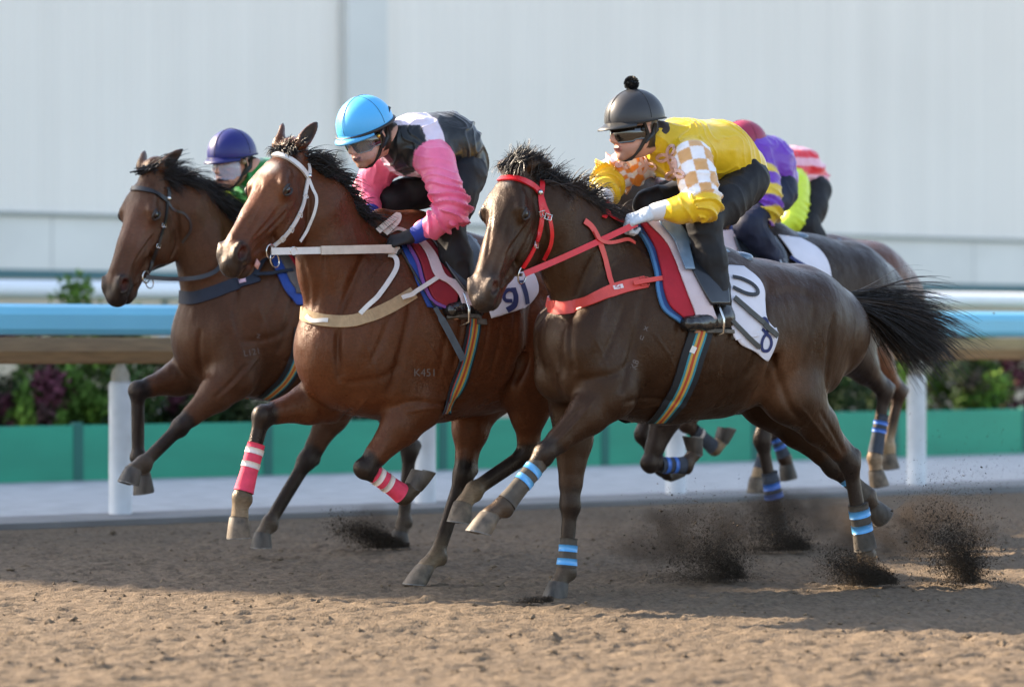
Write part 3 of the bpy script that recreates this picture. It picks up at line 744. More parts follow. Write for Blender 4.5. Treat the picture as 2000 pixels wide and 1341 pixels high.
# ---- the five horses: landmarks read in each horse's own plane (pixel, pixel, metres to the side)
f3 = Fr(9.31, 1290); f2 = Fr(10.08, 850); f1 = Fr(12.0, 600); f4 = Fr(11.2, 1500); f5 = Fr(12.2, 1560)
def muscles(w, sh, el, gi, fl, hp, bt, br, dk):
    """withers, shoulder point, elbow, girth, flank, hip, buttock, breast, dock  (px,py)"""
    return [((w[0] - 10, w[1] + 90, .09), (sh[0] + 12, sh[1] - 20, .14), .09, .085, .05, .055, .045),     # scapula
            ((w[0] + 20, w[1] + 120, .13), (el[0] + 12, el[1] - 50, .17), .11, .10, .055, .07, .04),      # triceps
            ((sh[0] - 2, sh[1] - 5, .12), (br[0] + 4, br[1] - 15, .09), .085, .085, .065, .065, .022),      # pectoral
            ((br[0] + 10, br[1] - 10, .06), (gi[0] - 30, gi[1] - 40, .06), .10, .10, .09, .10, .05),
            ((hp[0] - 50, hp[1] - 55, .11), (hp[0] + 20, hp[1] - 40, .12), .11, .12, .10, .10, .08),      # gluteal
            ((hp[0] + 25, hp[1] - 30, .12), (bt[0] - 22, bt[1] + 30, .11), .12, .11, .10, .085, .05),      # hamstring
            ((dk[0] - 45, dk[1] - 5, .03), (dk[0] - 5, dk[1] + 12, .0), .06, .04, .06, .035, .08),
            ((fl[0] + 20, fl[1] - 60, .14), (fl[0] + 45, fl[1] + 5, .15), .10, .09, .07, .06, .04)]
def leg(k, j, toe, heel, **kw): return dict(k=k, j=j, toe=toe, heel=heel, **kw)
BAY = dict(coat=(.074, .0225, .0085), dark=(.010, .008, .008), muzzle=(.020, .014, .012))
H3s = dict(name='black', fr=f3, label='nearest horse, very dark brown, with a red bridle and red breastplate', lo=(-1.25, -.42, -.05), hi=(1.25, .52, 2.0),
    coat=(.026, .0110, .0052), dark=(.018, .013, .011), muzzle=(.022, .016, .014), sandy=(.09, .068, .048), rough=.37,
    trunk=[(1165, 550, 790, .20), (1230, 500, 818, .265), (1300, 485, 825, .295), (1390, 497, 812, .305), (1470, 508, 782, .275), (1550, 520, 752, .255), (1606, 556, 745, .20)],
    withers=[(1215, 455, 0), (1290, 476, 0), (1400, 522, 0)],
    neck=[(1205, 590, 0, .24, .128), (1145, 505, 0, .205, .105), (1085, 425, .01, .145, .080)],
    poll=(1002, 320, .0), nose=(928, 552, .155), ear=(-.55, -.75, .35, .2),
    muscle=muscles((1245, 450), (1152, 655), (1195, 770), (1290, 800), (1480, 765), (1555, 650), (1622, 690), (1130, 750), (1640, 588)),
    crease=[((1500, 700, .245), (1480, 790, .20), .03, .05), ((1205, 560, .20), (1130, 640, .25), .012, .03)],
    legs=[leg('f', [(1155, 680, .14), (1195, 765, .165), (1062, 886, .15), (982, 986, .14), (958, 1006, .135)], (902, 1034, .13), (966, 1052, .13), pale=1, dust=.5, past=0),
          leg('f', [(1105, 680, -.13), (1122, 790, -.15), (1113, 985, -.13), (1103, 1116, -.12), (1092, 1138, -.12)], (1060, 1168, -.12), (1108, 1168, -.12), dust=.8),
          leg('h', [(1565, 645, .12), (1552, 770, .165), (1660, 905, .13), (1690, 1085, .12), (1697, 1112, .12)], (1672, 1145, .12), (1722, 1142, .12), dust=.8),
          leg('h', [(1555, 645, -.12), (1500, 775, -.15), (1628, 912, -.12), (1692, 972, -.12), (1706, 988, -.12)], (1712, 1028, -.12), (1738, 988, -.12), dust=.3)],
    spots=[((1500, 740, .2), .20, (.10, .045, .022), .8), ((1640, 880, .12), .10, (.07, .03, .017), .6), ((1480, 560, .1), .25, (.055, .026, .016), .6)],
    hspots=[((.56, -.03, 0), .07, (.16, .12, .10), .5), ((.40, -.02, 0), .10, (.09, .045, .025), .6), ((.10, .0, 0), .035, (.25, .23, .21), .6)])
H2s = dict(name='bay', fr=f2, label='bay horse in the middle with a white bridle and bright pink leg boots', lo=(-1.3, -.42, -.05), hi=(1.35, .52, 2.0),
    **BAY, sandy=(.24, .175, .11), rough=.36,
    trunk=[(690, 560, 806, .20), (765, 490, 822, .265), (840, 470, 822, .295), (930, 480, 806, .30), (1000, 495, 780, .275), (1080, 510, 750, .25), (1125, 545, 745, .20)],
    withers=[(745, 440, 0), (815, 455, 0), (930, 500, 0)],
    neck=[(700, 620, 0, .232, .125), (664, 520, 0, .180, .105), (632, 415, .01, .140, .078)],
    poll=(557, 284, .0), nose=(435, 478, .165), ear=(-.9, .10, .22, .5),
    muscle=muscles((780, 430), (722, 660), (830, 790), (840, 800), (1000, 765), (1085, 635), (1150, 690), (705, 765), (1170, 580)),
    crease=[((1010, 700, .245), (1000, 790, .20), .03, .05), ((735, 560, .20), (690, 660, .24), .012, .03)],
    legs=[leg('f', [(735, 700, .14), (822, 785, .165), (712, 915, .145), (788, 970, .14), (806, 952, .14)], (852, 926, .14), (800, 913, .14), dust=.2),
          leg('f', [(645, 700, -.13), (650, 775, -.15), (512, 812, -.14), (470, 970, -.13), (468, 1012, -.13)], (446, 1074, -.13), (492, 1070, -.13), pale=1, dust=.8),
          leg('h', [(1085, 630, .12), (1035, 745, .165), (1030, 885, .13), (925, 955, .12), (905, 985, .12)], (872, 1036, .12), (916, 1044, .12), pale=1, dust=.8),
          leg('h', [(1065, 640, -.12), (930, 770, -.15), (905, 925, -.12), (852, 1085, -.12), (832, 1106, -.12)], (778, 1141, -.12), (840, 1145, -.12), pale=1, dust=.8)],
    spots=[((1000, 640, .2), .3, (.15, .045, .02), .5)],
    hspots=[((.145, .0, 0), .05, (.55, .48, .42), .75), ((.25, -.02, 0), .12, (.20, .07, .03), .6)])
H1s = dict(name='brown', fr=f1, label='leftmost horse, brown, with a black bridle and a dark navy breastplate', lo=(-1.3, -.42, -.05), hi=(1.35, .52, 2.0), h=.007,
    coat=(.058, .0235, .0115), dark=(.011, .010, .011), muzzle=(.018, .015, .015), sandy=(.22, .17, .12), rough=.42,
    trunk=[(425, 565, 752, .20), (490, 510, 775, .265), (560, 488, 782, .295), (640, 495, 770, .30), (710, 505, 745, .275), (780, 515, 720, .25), (820, 540, 715, .20)],
    withers=[(480, 470, 0), (540, 480, 0), (640, 505, 0)],
    neck=[(440, 600, 0, .228, .125), (418, 505, 0, .178, .105), (372, 415, .01, .140, .078)],
    poll=(288, 328, .0), nose=(206, 550, .12), ear=(-.8, -.25, .35, .4),
    muscle=muscles((515, 465), (440, 650), (460, 745), (560, 770), (710, 735), (785, 630), (845, 670), (425, 730), (860, 565)),
    crease=[((470, 560, .20), (410, 640, .24), .012, .03)],
    legs=[leg('f', [(455, 655, .14), (460, 735, .165), (352, 832, .15), (279, 903, .14), (262, 917, .14)], (222, 934, .14), (283, 953, .14), dust=.2),
          leg('f', [(385, 660, -.13), (390, 725, -.15), (268, 763, -.14), (268, 893, -.13), (280, 930, -.13)], (264, 988, -.13), (304, 980, -.13), dust=.2),
          leg('h', [(785, 625, .12), (690, 740, .16), (598, 900, .12), (525, 1020, .12), (514, 1042, .12)], (494, 1068, .12), (530, 1068, .12), dust=.4),
          leg('h', [(775, 625, -.12), (740, 745, -.15), (800, 880, -.12), (787, 1018, -.12), (782, 1040, -.12)], (764, 1068, -.12), (800, 1068, -.12), dust=.2)],
    hspots=[((.25, -.02, 0), .12, (.12, .055, .035), .6)])
H4s = dict(name='dusky', fr=f4, label='nearly black horse behind the nearest one, carrying the purple jockey', lo=(-1.2, -.42, -.05), hi=(1.25, .52, 2.2), h=.010,
    coat=(.016, .011, .010), dark=(.018, .014, .013), muzzle=(.02, .016, .014), sandy=(.24, .17, .11), rough=.40,
    trunk=[(1300, 505, 720, .20), (1360, 455, 745, .265), (1420, 445, 750, .295), (1500, 448, 740, .30), (1570, 458, 720, .275), (1650, 474, 690, .25), (1695, 508, 680, .20)],
    withers=[(1345, 425, 0), (1400, 435, 0), (1500, 460, 0)],
    neck=[(1320, 530, 0, .235, .15), (1270, 450, 0, .178, .105), (1240, 385, .01, .130, .078)],
    poll=(1250, 345, .01), nose=(1150, 500, .05), ear=(-.9, .25, .30, .2),
    muscle=muscles((1375, 430), (1300, 580), (1320, 700), (1430, 740), (1570, 700), (1640, 590), (1695, 650), (1290, 670), (1722, 530)),
    legs=[leg('f', [(1290, 600, .15), (1320, 760, .165), (1268, 905, .15), (1340, 905, .14), (1356, 885, .14)], (1376, 855, .14), (1326, 848, .14), dust=.2),
          leg('f', [(1260, 600, -.15), (1300, 745, -.15), (1255, 850, -.15), (1290, 915, -.14), (1305, 925, -.14)], (1330, 925, -.14), (1318, 900, -.14)),
          leg('h', [(1660, 575, .12), (1655, 680, .165), (1728, 765, .13), (1706, 893, .12), (1712, 920, .12)], (1708, 972, .12), (1740, 962, .12), pale=1, dust=1),
          leg('h', [(1640, 590, -.12), (1520, 720, -.15), (1488, 860, -.12), (1512, 985, -.12), (1520, 1005, -.12)], (1500, 1032, -.12), (1542, 1032, -.12), dust=.3)])
H5s = dict(name='chestnut', fr=f5, label='farthest horse on the right, chestnut brown rump beyond the nearly black one', lo=(-1.2, -.42, -.05), hi=(1.25, .52, 2.2), h=.010,
    coat=(.095, .034, .017), dark=(.030, .018, .014), muzzle=(.03, .02, .016), sandy=(.34, .24, .14), rough=.36,
    trunk=[(1360, 500, 700, .20), (1420, 460, 725, .265), (1480, 450, 730, .295), (1550, 452, 720, .30), (1615, 460, 700, .275), (1690, 473, 680, .25), (1728, 505, 675, .20)],
    withers=[(1400, 430, 0), (1460, 440, 0), (1560, 462, 0)],
    neck=[(1370, 530, 0, .235, .15), (1320, 450, 0, .178, .105), (1290, 400, .01, .130, .078)],
    poll=(1290, 370, .01), nose=(1220, 500, .05), ear=(-.9, .25, .30, .2),
    muscle=muscles((1435, 430), (1360, 580), (1380, 690), (1480, 720), (1620, 690), (1685, 580), (1732, 640), (1350, 660), (1755, 525)),
    legs=[leg('f', [(1350, 600, .15), (1385, 740, .165), (1340, 830, .15), (1395, 878, .14), (1408, 862, .14)], (1440, 838, .14), (1400, 828, .14), dust=.8),
          leg('f', [(1330, 600, -.15), (1440, 740, -.15), (1508, 838, -.15), (1530, 895, -.14), (1537, 908, -.14)], (1526, 945, -.14), (1558, 935, -.14)),
          leg('h', [(1700, 570, .12), (1695, 680, .165), (1756, 768, .13), (1733, 870, .12), (1737, 888, .12)], (1732, 930, .12), (1754, 925, .12), pale=1, dust=1),
          leg('h', [(1680, 580, -.12), (1560, 720, -.15), (1500, 838, -.12), (1482, 920, -.12), (1478, 935, -.12)], (1458, 972, -.12), (1496, 972, -.12), pale=1, dust=1)])
def body_strokes(dx, dy, sc=1.0, neck=None):
    q = lambda pts: [(x * sc + dx, y * sc + dy) for x, y in pts]
    # drawn once on the nearest horse's proportions
    S_ = [([(1172, 478), (1148, 530), (1120, 600), (1112, 668), (1122, 730)], .017, -.013), ([(1120, 742), (1160, 738), (1205, 728), (1238, 700)], .016, -.006),
          ([(1258, 560), (1250, 620), (1236, 680), (1222, 735), (1210, 770)], .018, -.011), ([(1190, 560), (1172, 620), (1160, 690)], .022, .006),
          ([(1222, 590), (1200, 650), (1172, 712)], .013, -.006), ([(1090, 480), (1092, 530), (1100, 590)], .016, -.005),
          ([(1215, 788), (1260, 778), (1320, 782), (1370, 770)], .012, -.006), ([(1240, 800), (1300, 790), (1350, 795)], .006, .004),
          ([(1505, 545), (1490, 600), (1488, 660), (1470, 715), (1430, 765)], .026, -.016), ([(1500, 690), (1520, 735), (1540, 790), (1570, 830)], .017, -.012),
          ([(1630, 610), (1622, 670), (1615, 740), (1622, 800)], .016, -.010), ([(1590, 600), (1580, 660), (1560, 730)], .020, -.007),
          ([(1500, 580), (1545, 570), (1590, 580)], .024, -.006), ([(1600, 800), (1630, 850), (1650, 890)], .009, -.006), ([(1560, 790), (1600, 840), (1640, 890)], .006, .004),
          ([(1140, 790), (1095, 840), (1062, 872)], .009, -.006), ([(1170, 770), (1120, 830), (1080, 868)], .006, .004), ([(1150, 640), (1180, 700), (1190, 745)], .005, .003),
          ([(1210, 500), (1180, 540), (1190, 600)], .005, .003), ([(1270, 640), (1310, 700), (1330, 760)], .005, .003)]
    for k in range(6): S_.append(([(1330 + 26 * k, 590), (1322 + 26 * k, 660), (1306 + 25 * k, 740)], .011, -.0035))
    return [(q(p), w_, d, True) for p, w_, d in S_]
def face_strokes(pts):
    return [(p, w_, d, False) for p, w_, d in pts]
H3s['strokes'] = body_strokes(0, 0) + face_strokes([
    ([(1004, 395), (994, 415), (990, 440), (985, 470)], .006, -.005), ([(1030, 430), (1010, 455), (990, 480), (975, 505)], .007, .006), ([(1026, 440), (1008, 470), (988, 498)], .006, -.004),
    ([(1005, 440), (990, 480), (978, 530)], .004, .0035), ([(1060, 400), (1062, 440), (1068, 480), (1062, 505)], .008, -.006), ([(1046, 450), (1030, 490), (1012, 515)], .004, .003),
    ([(962, 400), (958, 450), (950, 510)], .007, -.004), ([(1040, 450), (1020, 500), (1000, 520)], .005, .003), ([(960, 572), (975, 560), (992, 548)], .004, -.005), ([(990, 555), (1000, 540)], .004, -.004)])
H2s['strokes'] = body_strokes(-452, 6) + face_strokes([
    ([(562, 400), (540, 425), (515, 450), (492, 470)], .007, .006), ([(560, 412), (538, 438), (512, 462)], .006, -.004), ([(602, 350), (604, 400), (598, 445), (582, 474)], .009, -.008),
    ([(520, 380), (500, 420), (480, 455)], .006, -.004), ([(540, 400), (515, 435), (490, 462)], .004, .0035), ([(575, 420), (555, 455), (530, 480)], .005, .003),
    ([(470, 520), (490, 516), (508, 505)], .004, -.005), ([(500, 345), (480, 380), (462, 420)], .006, .003), ([(588, 505), (602, 560), (600, 610)], .016, -.006), ([(640, 470), (628, 540), (612, 610)], .016, -.005),
    ([(661, 640), (658, 700), (664, 750)], .014, -.012)])
H1s['strokes'] = body_strokes(-497, 30, .86) + face_strokes([
    ([(300, 450), (280, 475), (262, 500)], .007, .006), ([(298, 460), (278, 488), (262, 512)], .006, -.004), ([(345, 400), (348, 440), (345, 480), (330, 510)], .009, -.008),
    ([(262, 430), (250, 470), (238, 510)], .006, -.004), ([(285, 470), (265, 500), (250, 525)], .004, .0035), ([(235, 578), (252, 570), (268, 552)], .004, -.005), ([(390, 640), (388, 690), (394, 740)], .014, -.012)])
H4s['strokes'] = body_strokes(150, 30, .82)[8:13]
HORSES = {}
for key, s_ in (('3', H3s), ('2', H2s), ('1', H1s), ('4', H4s), ('5', H5s)):
    HORSES[key] = build_horse(s_)
# ================================================================ JOCKEYS
skin = mat('skin', (.52, .27, .19), .5, noise=.10, nscale=20, bump=.15, bscale=120, bdist=.002, spec=.35)
MATS['skin'].node_tree.nodes['Principled BSDF'].inputs['Subsurface Weight'].default_value = .08
MATS['skin'].node_tree.nodes['Principled BSDF'].inputs['Subsurface Radius'].default_value = (.02, .008, .004)
def silk_mat(name):
    return mat(name, (0, 0, 0), .34, attr=True, bump=.55, bscale=13, bdist=.012, spec=.4, sheen=.08, coat=.08, coatr=.35, stretch=(1, 1.4, 1), noise=.05, nscale=30)
blackpant = mat('breeches_black', (.010, .010, .012), .62, bump=.5, bscale=11, bdist=.012, noise=.3, nscale=12, spec=.3)
navypant = mat('breeches_navy', (.010, .014, .035), .62, bump=.5, bscale=11, bdist=.012, noise=.3, nscale=12, spec=.3)
bootm = mat('boot_black', (.012, .011, .011), .22, bump=.5, bscale=22, bdist=.006, noise=.4, nscale=25, coat=.3)
bsole = mat('boot_sole', (.11, .095, .075), .8, noise=.5, nscale=30)
strapblk = mat('strap_black', (.008, .008, .009), .5)
goggle = mat('goggle_lens', (.012, .010, .008), .05, spec=.8, coat=.8, coatr=.03)
gold = mat('goggle_clip', (.7, .45, .1), .3, metal=.8)
lens_blue = mat('visor_bluish', (.45, .62, .85), .05, alpha=.28, spec=.8, coat=.6, coatr=.03)
lens_clear = mat('clear_visor', (.75, .85, 1), .04, alpha=.05, spec=.8, coat=.6, coatr=.03)
ironm = mat('steel', (.62, .62, .60), .22, metal=1.0)
def fieldbox(pts, h, pad): 
    a = np.array(pts); return Field(a.min(0) - pad, a.max(0) + pad, h)
def fold(p, s, o):
    n = mnoise.noise(Vector((p[0] * s[0] + o, p[1] * s[1] + o * .7, p[2] * s[2]))); return max(0.0, 1 - abs(n) * 3.4) ** 1.3
def emit(fd, name, mt, parent, root_rel, colf=None, wr=0.0, wsc=10, smooth=2, seed=0, jf=None):
    v, f, mid = fd.nets(smooth)
    if wr > 0 and jf is not None:
        vn = vnormals(v, f); vn = -vn if vn[np.argmax(v[:, 2])][2] < 0 else vn; v = v + vn * jf(v, mid)[:, None] * wr
    elif wr > 0:
        e = v[f]; nn = np.cross(e[:, 2] - e[:, 0], e[:, 3] - e[:, 1]); vn = np.stack([np.bincount(f.ravel(), nn[:, c].repeat(4), len(v)) for c in range(3)], 1)
        vn /= (np.linalg.norm(vn, axis=1)[:, None] + 1e-9)
        if vn[np.argmax(v[:, 2])][2] < 0: vn = -vn
        c_, s2 = .8, .6
        d = np.array([fold((p[0] * c_ + p[2] * s2, p[1], p[2] * c_ - p[0] * s2), (wsc * .55, wsc * .7, wsc * 1.25), seed) * (.55 + mnoise.noise(Vector(p) * 5)) + .45 * fold(p, (wsc * 2.1, wsc * 1.2, wsc * 1.5), seed + 9) for p in v.tolist()])
        v = v + vn * (d * wr - wr * .3)[:, None]
    col = colf(v, mid) if colf else None
    if col is not None: col = relax(np.clip(col, 0, 1), f, 1, .4)
    o = link(name, mesh_np(name, v, f, mt, True, col), parent)
    return o, v, f
def axial(v, A, B):
    d = B - A; L_ = np.linalg.norm(d); d = d / L_; t = (v - A) @ d
    ref = nrm(np.cross(d, V(.3, .2, 1))); r2 = np.cross(d, ref); q = v - A
    return t, np.arctan2(q @ r2, q @ ref), L_
def hand(name, parent, Wp, d, up, side, mt, scale=1.0, curl=(62, 80, 55)):
    """d: wrist to knuckles, up: back of the hand, side: towards the thumb"""
    d = nrm(d); up = nrm(up - d * (up @ d)); sd_ = nrm(np.cross(d, up)); 
    if sd_ @ side < 0: sd_ = -sd_
    s = scale; fd = fieldbox([Wp - d * .05, Wp + d * .2], .003, .09)
    K = Wp + d * .088 * s
    fd.seg(Wp - d * .03, Wp + d * .012 * s, .027 * s, .026 * s, .031 * s, .031 * s, sd_, k=.01, tag=1)
    fd.seg(Wp + d * .02 * s, K - d * .012 * s, .017 * s, .015 * s, .036 * s, .040 * s, sd_, k=.018, tag=0)
    for i, (off, l) in enumerate(((.029, .95), (.010, 1.05), (-.010, 1.0), (-.028, .82))):
        p = K + sd_ * off * s + d * (-.004 if i in (0, 3) else .003) * s; a = 0; r = (.0105 if i < 3 else .009) * s
        for j, (seg, c) in enumerate(zip((.043, .027, .021), curl)):
            a += R_(c + (i - 1.5) * 4); dd = d * math.cos(a) - up * math.sin(a)
            q = p + dd * seg * l * s; fd.seg(p, q, r, r * .93, k=.005, tag=0); p = q; r *= .93
    t0 = Wp + d * .028 * s + sd_ * .030 * s - up * .006 * s
    t1 = t0 + nrm(d * .75 + sd_ * .55 - up * .35) * .040 * s; t2 = t1 + nrm(d * .80 - sd_ * .05 - up * .60) * .030 * s; t3 = t2 + nrm(d * .55 - sd_ * .45 - up * .7) * .022 * s
    fd.seg(t0, t1, .015 * s, .0125 * s, k=.012); fd.seg(t1, t2, .012 * s, .011 * s, k=.006); fd.seg(t2, t3, .011 * s, .009 * s, k=.004)
    o, v, f = emit(fd, name, mt, parent, None, smooth=1); return o
def build_jockey(sp):
    fr = sp['fr']; P = fr.P; root = fr.root('person'); root.location = tuple(fr.W(V(0, 0, 0)) + V(0, 0, 0))
    tag(root, sp['label'], 'jockey', 'jockeys riding the horses')
    J = {k: P(*q) for k, q in sp['j'].items()}; hc = J['head']; Y = V(0, 1, 0)
    fw = nrm(sp['face']); upv = nrm(V(0, 0, 1) * 1.0 + sp.get('tilt', V(0, 0, 0))); sd_ = nrm(np.cross(upv, fw)); upv = np.cross(fw, sd_)
    A = (fw, sd_, upv); hp = lambda a, b, c: hc + a * fw + b * sd_ + c * upv
    # body: one continuous skin surface
    fd = fieldbox(list(J.values()) + [hc + V(0, 0, .1)], sp.get('hb', .0055), .16)
    fd.ell(hp(-.005, 0, .028), (.098, .076, .098), A, k=.03)
    fd.ell(hp(.030, 0, -.045), (.060, .054, .070), A, k=.03)
    fd.seg(hp(.05, .030, -.075), hp(-.01, .055, -.045), .020, .018, k=.03); fd.seg(hp(.05, -.030, -.075), hp(-.01, -.055, -.045), .020, .018, k=.03)
    fd.ell(hp(.073, 0, -.098), (.020, .022, .018), A, k=.018)
    fd.seg(hp(.090, 0, .012), hp(.113, 0, -.028), .008, .012, k=.010); fd.ell(hp(.100, 0, -.036), (.014, .017, .009), A, k=.008)
    fd.seg(hp(.078, .022, .024), hp(.066, .052, .020), .009, .008, k=.012); fd.seg(hp(.078, -.022, .024), hp(.066, -.052, .020), .009, .008, k=.012)
    for s_ in (1, -1):
        fd.ell(hp(.074, s_ * .036, -.022), (.018, .018, .015), A, k=.014)
        fd.ell(hp(.086, s_ * .030, .004), (.012, .015, .009), A, k=.008, sub=True, tag=0)
        fd.ell(hp(.078, s_ * .030, .004), (.013, .014, .011), A, k=.004)
        fd.ell(hp(-.010, s_ * .078, -.012), (.018, .008, .031), A, k=.006)
        fd.ell(hp(-.008, s_ * .086, -.010), (.009, .004, .018), A, k=.003, sub=True, tag=0)
    fd.seg(hp(.092, .018, -.062), hp(.092, -.018, -.062), .005, .005, k=.006, tag=2)
    fd.seg(hp(.089, .016, -.071), hp(.089, -.016, -.071), .0058, .0058, k=.006, tag=2)
    fd.seg(hp(.100, .018, -.0665), hp(.100, -.018, -.0665), .0016, .0016, k=.001, tag=3, sub=True)
    fd.seg(hp(-.03, 0, -.06), J['neck'], .048, .050, k=.03); fd.seg(J['neck'], J['chest'], .055, .09, .07, .12, Y, k=.04)
    fd.seg(J['chest'], J['waist'], .095, .085, .13, .11, Y, k=.04); fd.seg(J['waist'], J['pelvis'], .080, .075, .11, .10, Y, k=.03)
    for s_ in ('n', 'f'):
        fd.seg(J['sh' + s_], J['el' + s_], .052, .042, k=.03); fd.seg(J['el' + s_], J['wr' + s_], .040, .021, k=.02)
        hd = nrm(J['ha' + s_] - J['wr' + s_]); fd.seg(J['wr' + s_], J['wr' + s_] + hd * .03, .019, .016, k=.01)
        fd.seg(J['hip' + s_], J['kn' + s_], .062, .046, k=.02); fd.seg(J['kn' + s_], J['an' + s_], .046, .028, k=.02)
        fd.seg(J['an' + s_], J['an' + s_] + (J['toe' + s_] - J['an' + s_]) * .8 + nrm(J['an' + s_] - J['kn' + s_]) * .03, .026, .018, k=.02)
    def skc(v, m):
        c = np.tile(np.array([.56, .30, .215]), (len(v), 1)); c[m == 2] = (.46, .17, .14); c[m == 3] = (.12, .03, .03)
        q = (v - hc); c[(q @ fw < -.028 - .25 * (q @ upv)) & (q @ upv > -.075) & (abs(q @ sd_) < .079)] = (.035, .022, .014); ck = np.exp(-((q @ fw - .07) ** 2 + (abs(q @ sd_) - .038) ** 2 + (q @ upv + .03) ** 2) / .0009)[:, None]; c = c * (1 - ck * V(.05, .22, .2))
        if sp.get('stubble', 0):
            b_ = (np.clip((-(q @ upv) - .045) / .03, 0, 1) * np.clip((q @ fw) / .03, 0, 1) * (np.linalg.norm(q, axis=1) < .17))[:, None]; c = c * (1 - b_ * .35)
        return c
    sm = mat('skin_attr', (0, 0, 0), .48, attr=True, bump=.2, bscale=150, bdist=.0015, spec=.35)
    emit(fd, 'body', sm, root, None, skc)
    # jacket
    fd = fieldbox([J[k] for k in ('neck', 'chest', 'waist', 'pelvis', 'shn', 'shf', 'eln', 'elf', 'wrn', 'wrf')], sp.get('hj', .006), .2)
    bR = sp.get('bR', .128)
    nd = nrm(J['neck'] - J['chest'])
    fd.seg(J['chest'] + nd * .02, J['neck'] * .50 + hc * .50 - V(0, 0, .022) - fw * .035, .10, .064, .13, .072, Y, k=.05, tag=5)
    fd.seg(J['chest'], J['waist'], bR, bR, .165, .150, Y, k=.05, tag=0); fd.seg(J['waist'], J['pelvis'], bR, .118, .150, .135, Y, k=.05, tag=0)
    hem = nrm(J['pelvis'] - J['waist']); fd.seg(J['waist'] - V(0, 0, .04), J['pelvis'] - V(0, 0, .035), .085, .085, .145, .135, Y, k=.03, tag=0)
    q_ = sp.get('sR', .95)
    for s_, t0 in (('n', 1), ('f', 3)):
        sh, el, wr_ = J['sh' + s_], J['el' + s_], J['wr' + s_]
        fd.seg(sh, sh + (el - sh) * .5, .088, .083 * q_, k=.05, tag=t0); fd.seg(sh + (el - sh) * .5, el, .083 * q_, .074 * q_, k=.03, tag=t0)
        m_ = el + (wr_ - el) * .5 - V(0, 0, .008)
        fd.seg(el, m_, .072 * q_, .062 * q_, k=.03, tag=t0 + 1); fd.seg(m_, el + (wr_ - el) * .84, .062 * q_, .041, k=.02, tag=t0 + 1)
    def folds(v, m):
        P_ = v.tolist(); n1 = np.array([mnoise.noise(Vector(p) * 4.2) for p in P_]); n2 = np.array([mnoise.noise(Vector(p) * 9 + Vector((7, sp.get('seed', 0), 3))) for p in P_]); n3 = np.array([mnoise.noise(Vector(p) * 2.6 + Vector((1, 9, sp.get('seed', 0)))) for p in P_])
        ridge = lambda ph, sh: np.clip(1 - np.abs(np.sin(math.pi * ph)) * sh, 0, 1) ** 1.4
        out = .62 * ridge(v @ V(6.5, 2.0, 7.5) + n1 * 2.4 + n2 * .7, 1.5) * np.clip(.55 + n3 * 1.6, 0, 1.2) + .35 * ridge(v @ V(15, 4, -6) + n2 * 2 + n1, 1.3) * np.clip(.4 - n3 * 2, 0, 1)
        for t0, a_, b_ in ((1, 'shn', 'eln'), (2, 'eln', 'wrn'), (3, 'shf', 'elf'), (4, 'elf', 'wrf')):
            t, a, L_ = axial(v, J[a_], J[b_]); k = (m == t0); near_el = np.exp(-((t - (L_ if t0 in (1, 3) else 0)) / .09) ** 2)
            q = ridge(t * 17 + n1 * 1.9 + n2 * .6 + .45 * np.sin(a + t0), 1.4) * (.35 + .9 * near_el) * np.clip(.75 + n3 * 1.5, .1, 1.3)
            out[k] = q[k]
        return out - .3
    jk_, jv_, jf_ = emit(fd, 'jacket', silk_mat('silk_' + sp['name']), root, None, lambda v, m: sp['silks'](v, m, J), wr=.019, jf=folds)
    # breeches
    fd = fieldbox([J[k] for k in ('pelvis', 'hipn', 'hipf', 'knn', 'knf', 'ann', 'anf')], .007, .17)
    fd.seg(J['waist'] * .3 + J['pelvis'] * .7 - V(0, 0, .02), J['pelvis'] - V(0.0, 0, .03), .092, .098, .13, .14, Y, k=.05)
    for s_ in ('n', 'f'):
        hi, kn, an = J['hip' + s_], J['kn' + s_], J['an' + s_]; e_ = kn + (an - kn) * .86
        fd.seg(hi, hi + (kn - hi) * .5, .090, .078, k=.06); fd.seg(hi + (kn - hi) * .5, kn, .078, .064, k=.04)
        fd.seg(kn, kn + (an - kn) * .4, .067, .064, k=.03); fd.seg(kn + (an - kn) * .4, e_, .064, .052, k=.03)
    for s_ in ('n', 'f'):
        kn, an = J['kn' + s_], J['an' + s_]; d = nrm(an - kn)
    emit(fd, 'breeches', sp.get('pant', blackpant), root, None, None, wr=.009, wsc=7, seed=3)
    # boots
    for s_ in ('n', 'f'):
        kn, an, toe = J['kn' + s_], J['an' + s_], J['toe' + s_]; d = nrm(an - kn); t = nrm(toe - an)
        heel = an - t * .040 + d * .062; fdir = nrm(toe - heel)
        fd = fieldbox([kn + (an - kn) * .6, heel, toe], .0045, .09)
        fd.seg(an - d * .16, an + d * .01, .052, .043, k=.02); fd.seg(an + d * .015, heel + V(0, 0, .012), .040, .032, k=.02)
        fd.seg(an + d * .02 + t * .01, toe, .044, .031, .042, .044, Y, k=.03)
        fd.seg(heel, toe - fdir * .03, .026, .026, .032, .042, Y, k=.01)
        bo, _, _ = emit(fd, 'boot', bootm, root, None, None, wr=.0018, wsc=26)
        wl_ = nrm(np.cross(fdir, nrm(np.cross(fdir, d)))); dn = d - fdir * (d @ fdir); dn = nrm(dn); la = np.cross(fdir, dn)
        b = MB(); vs = []; K = 16
        for k_, dz in ((0, .020), (1, .034)):
            for j in range(K):
                a = 2 * math.pi * j / K; L2 = .135 if math.cos(a) > 0 else .045
                c0 = heel + fdir * .03
                wdt = .041 if math.cos(a) > 0 else .033
                vs.append(c0 + fdir * math.cos(a) * L2 + la * math.sin(a) * wdt + dn * dz)
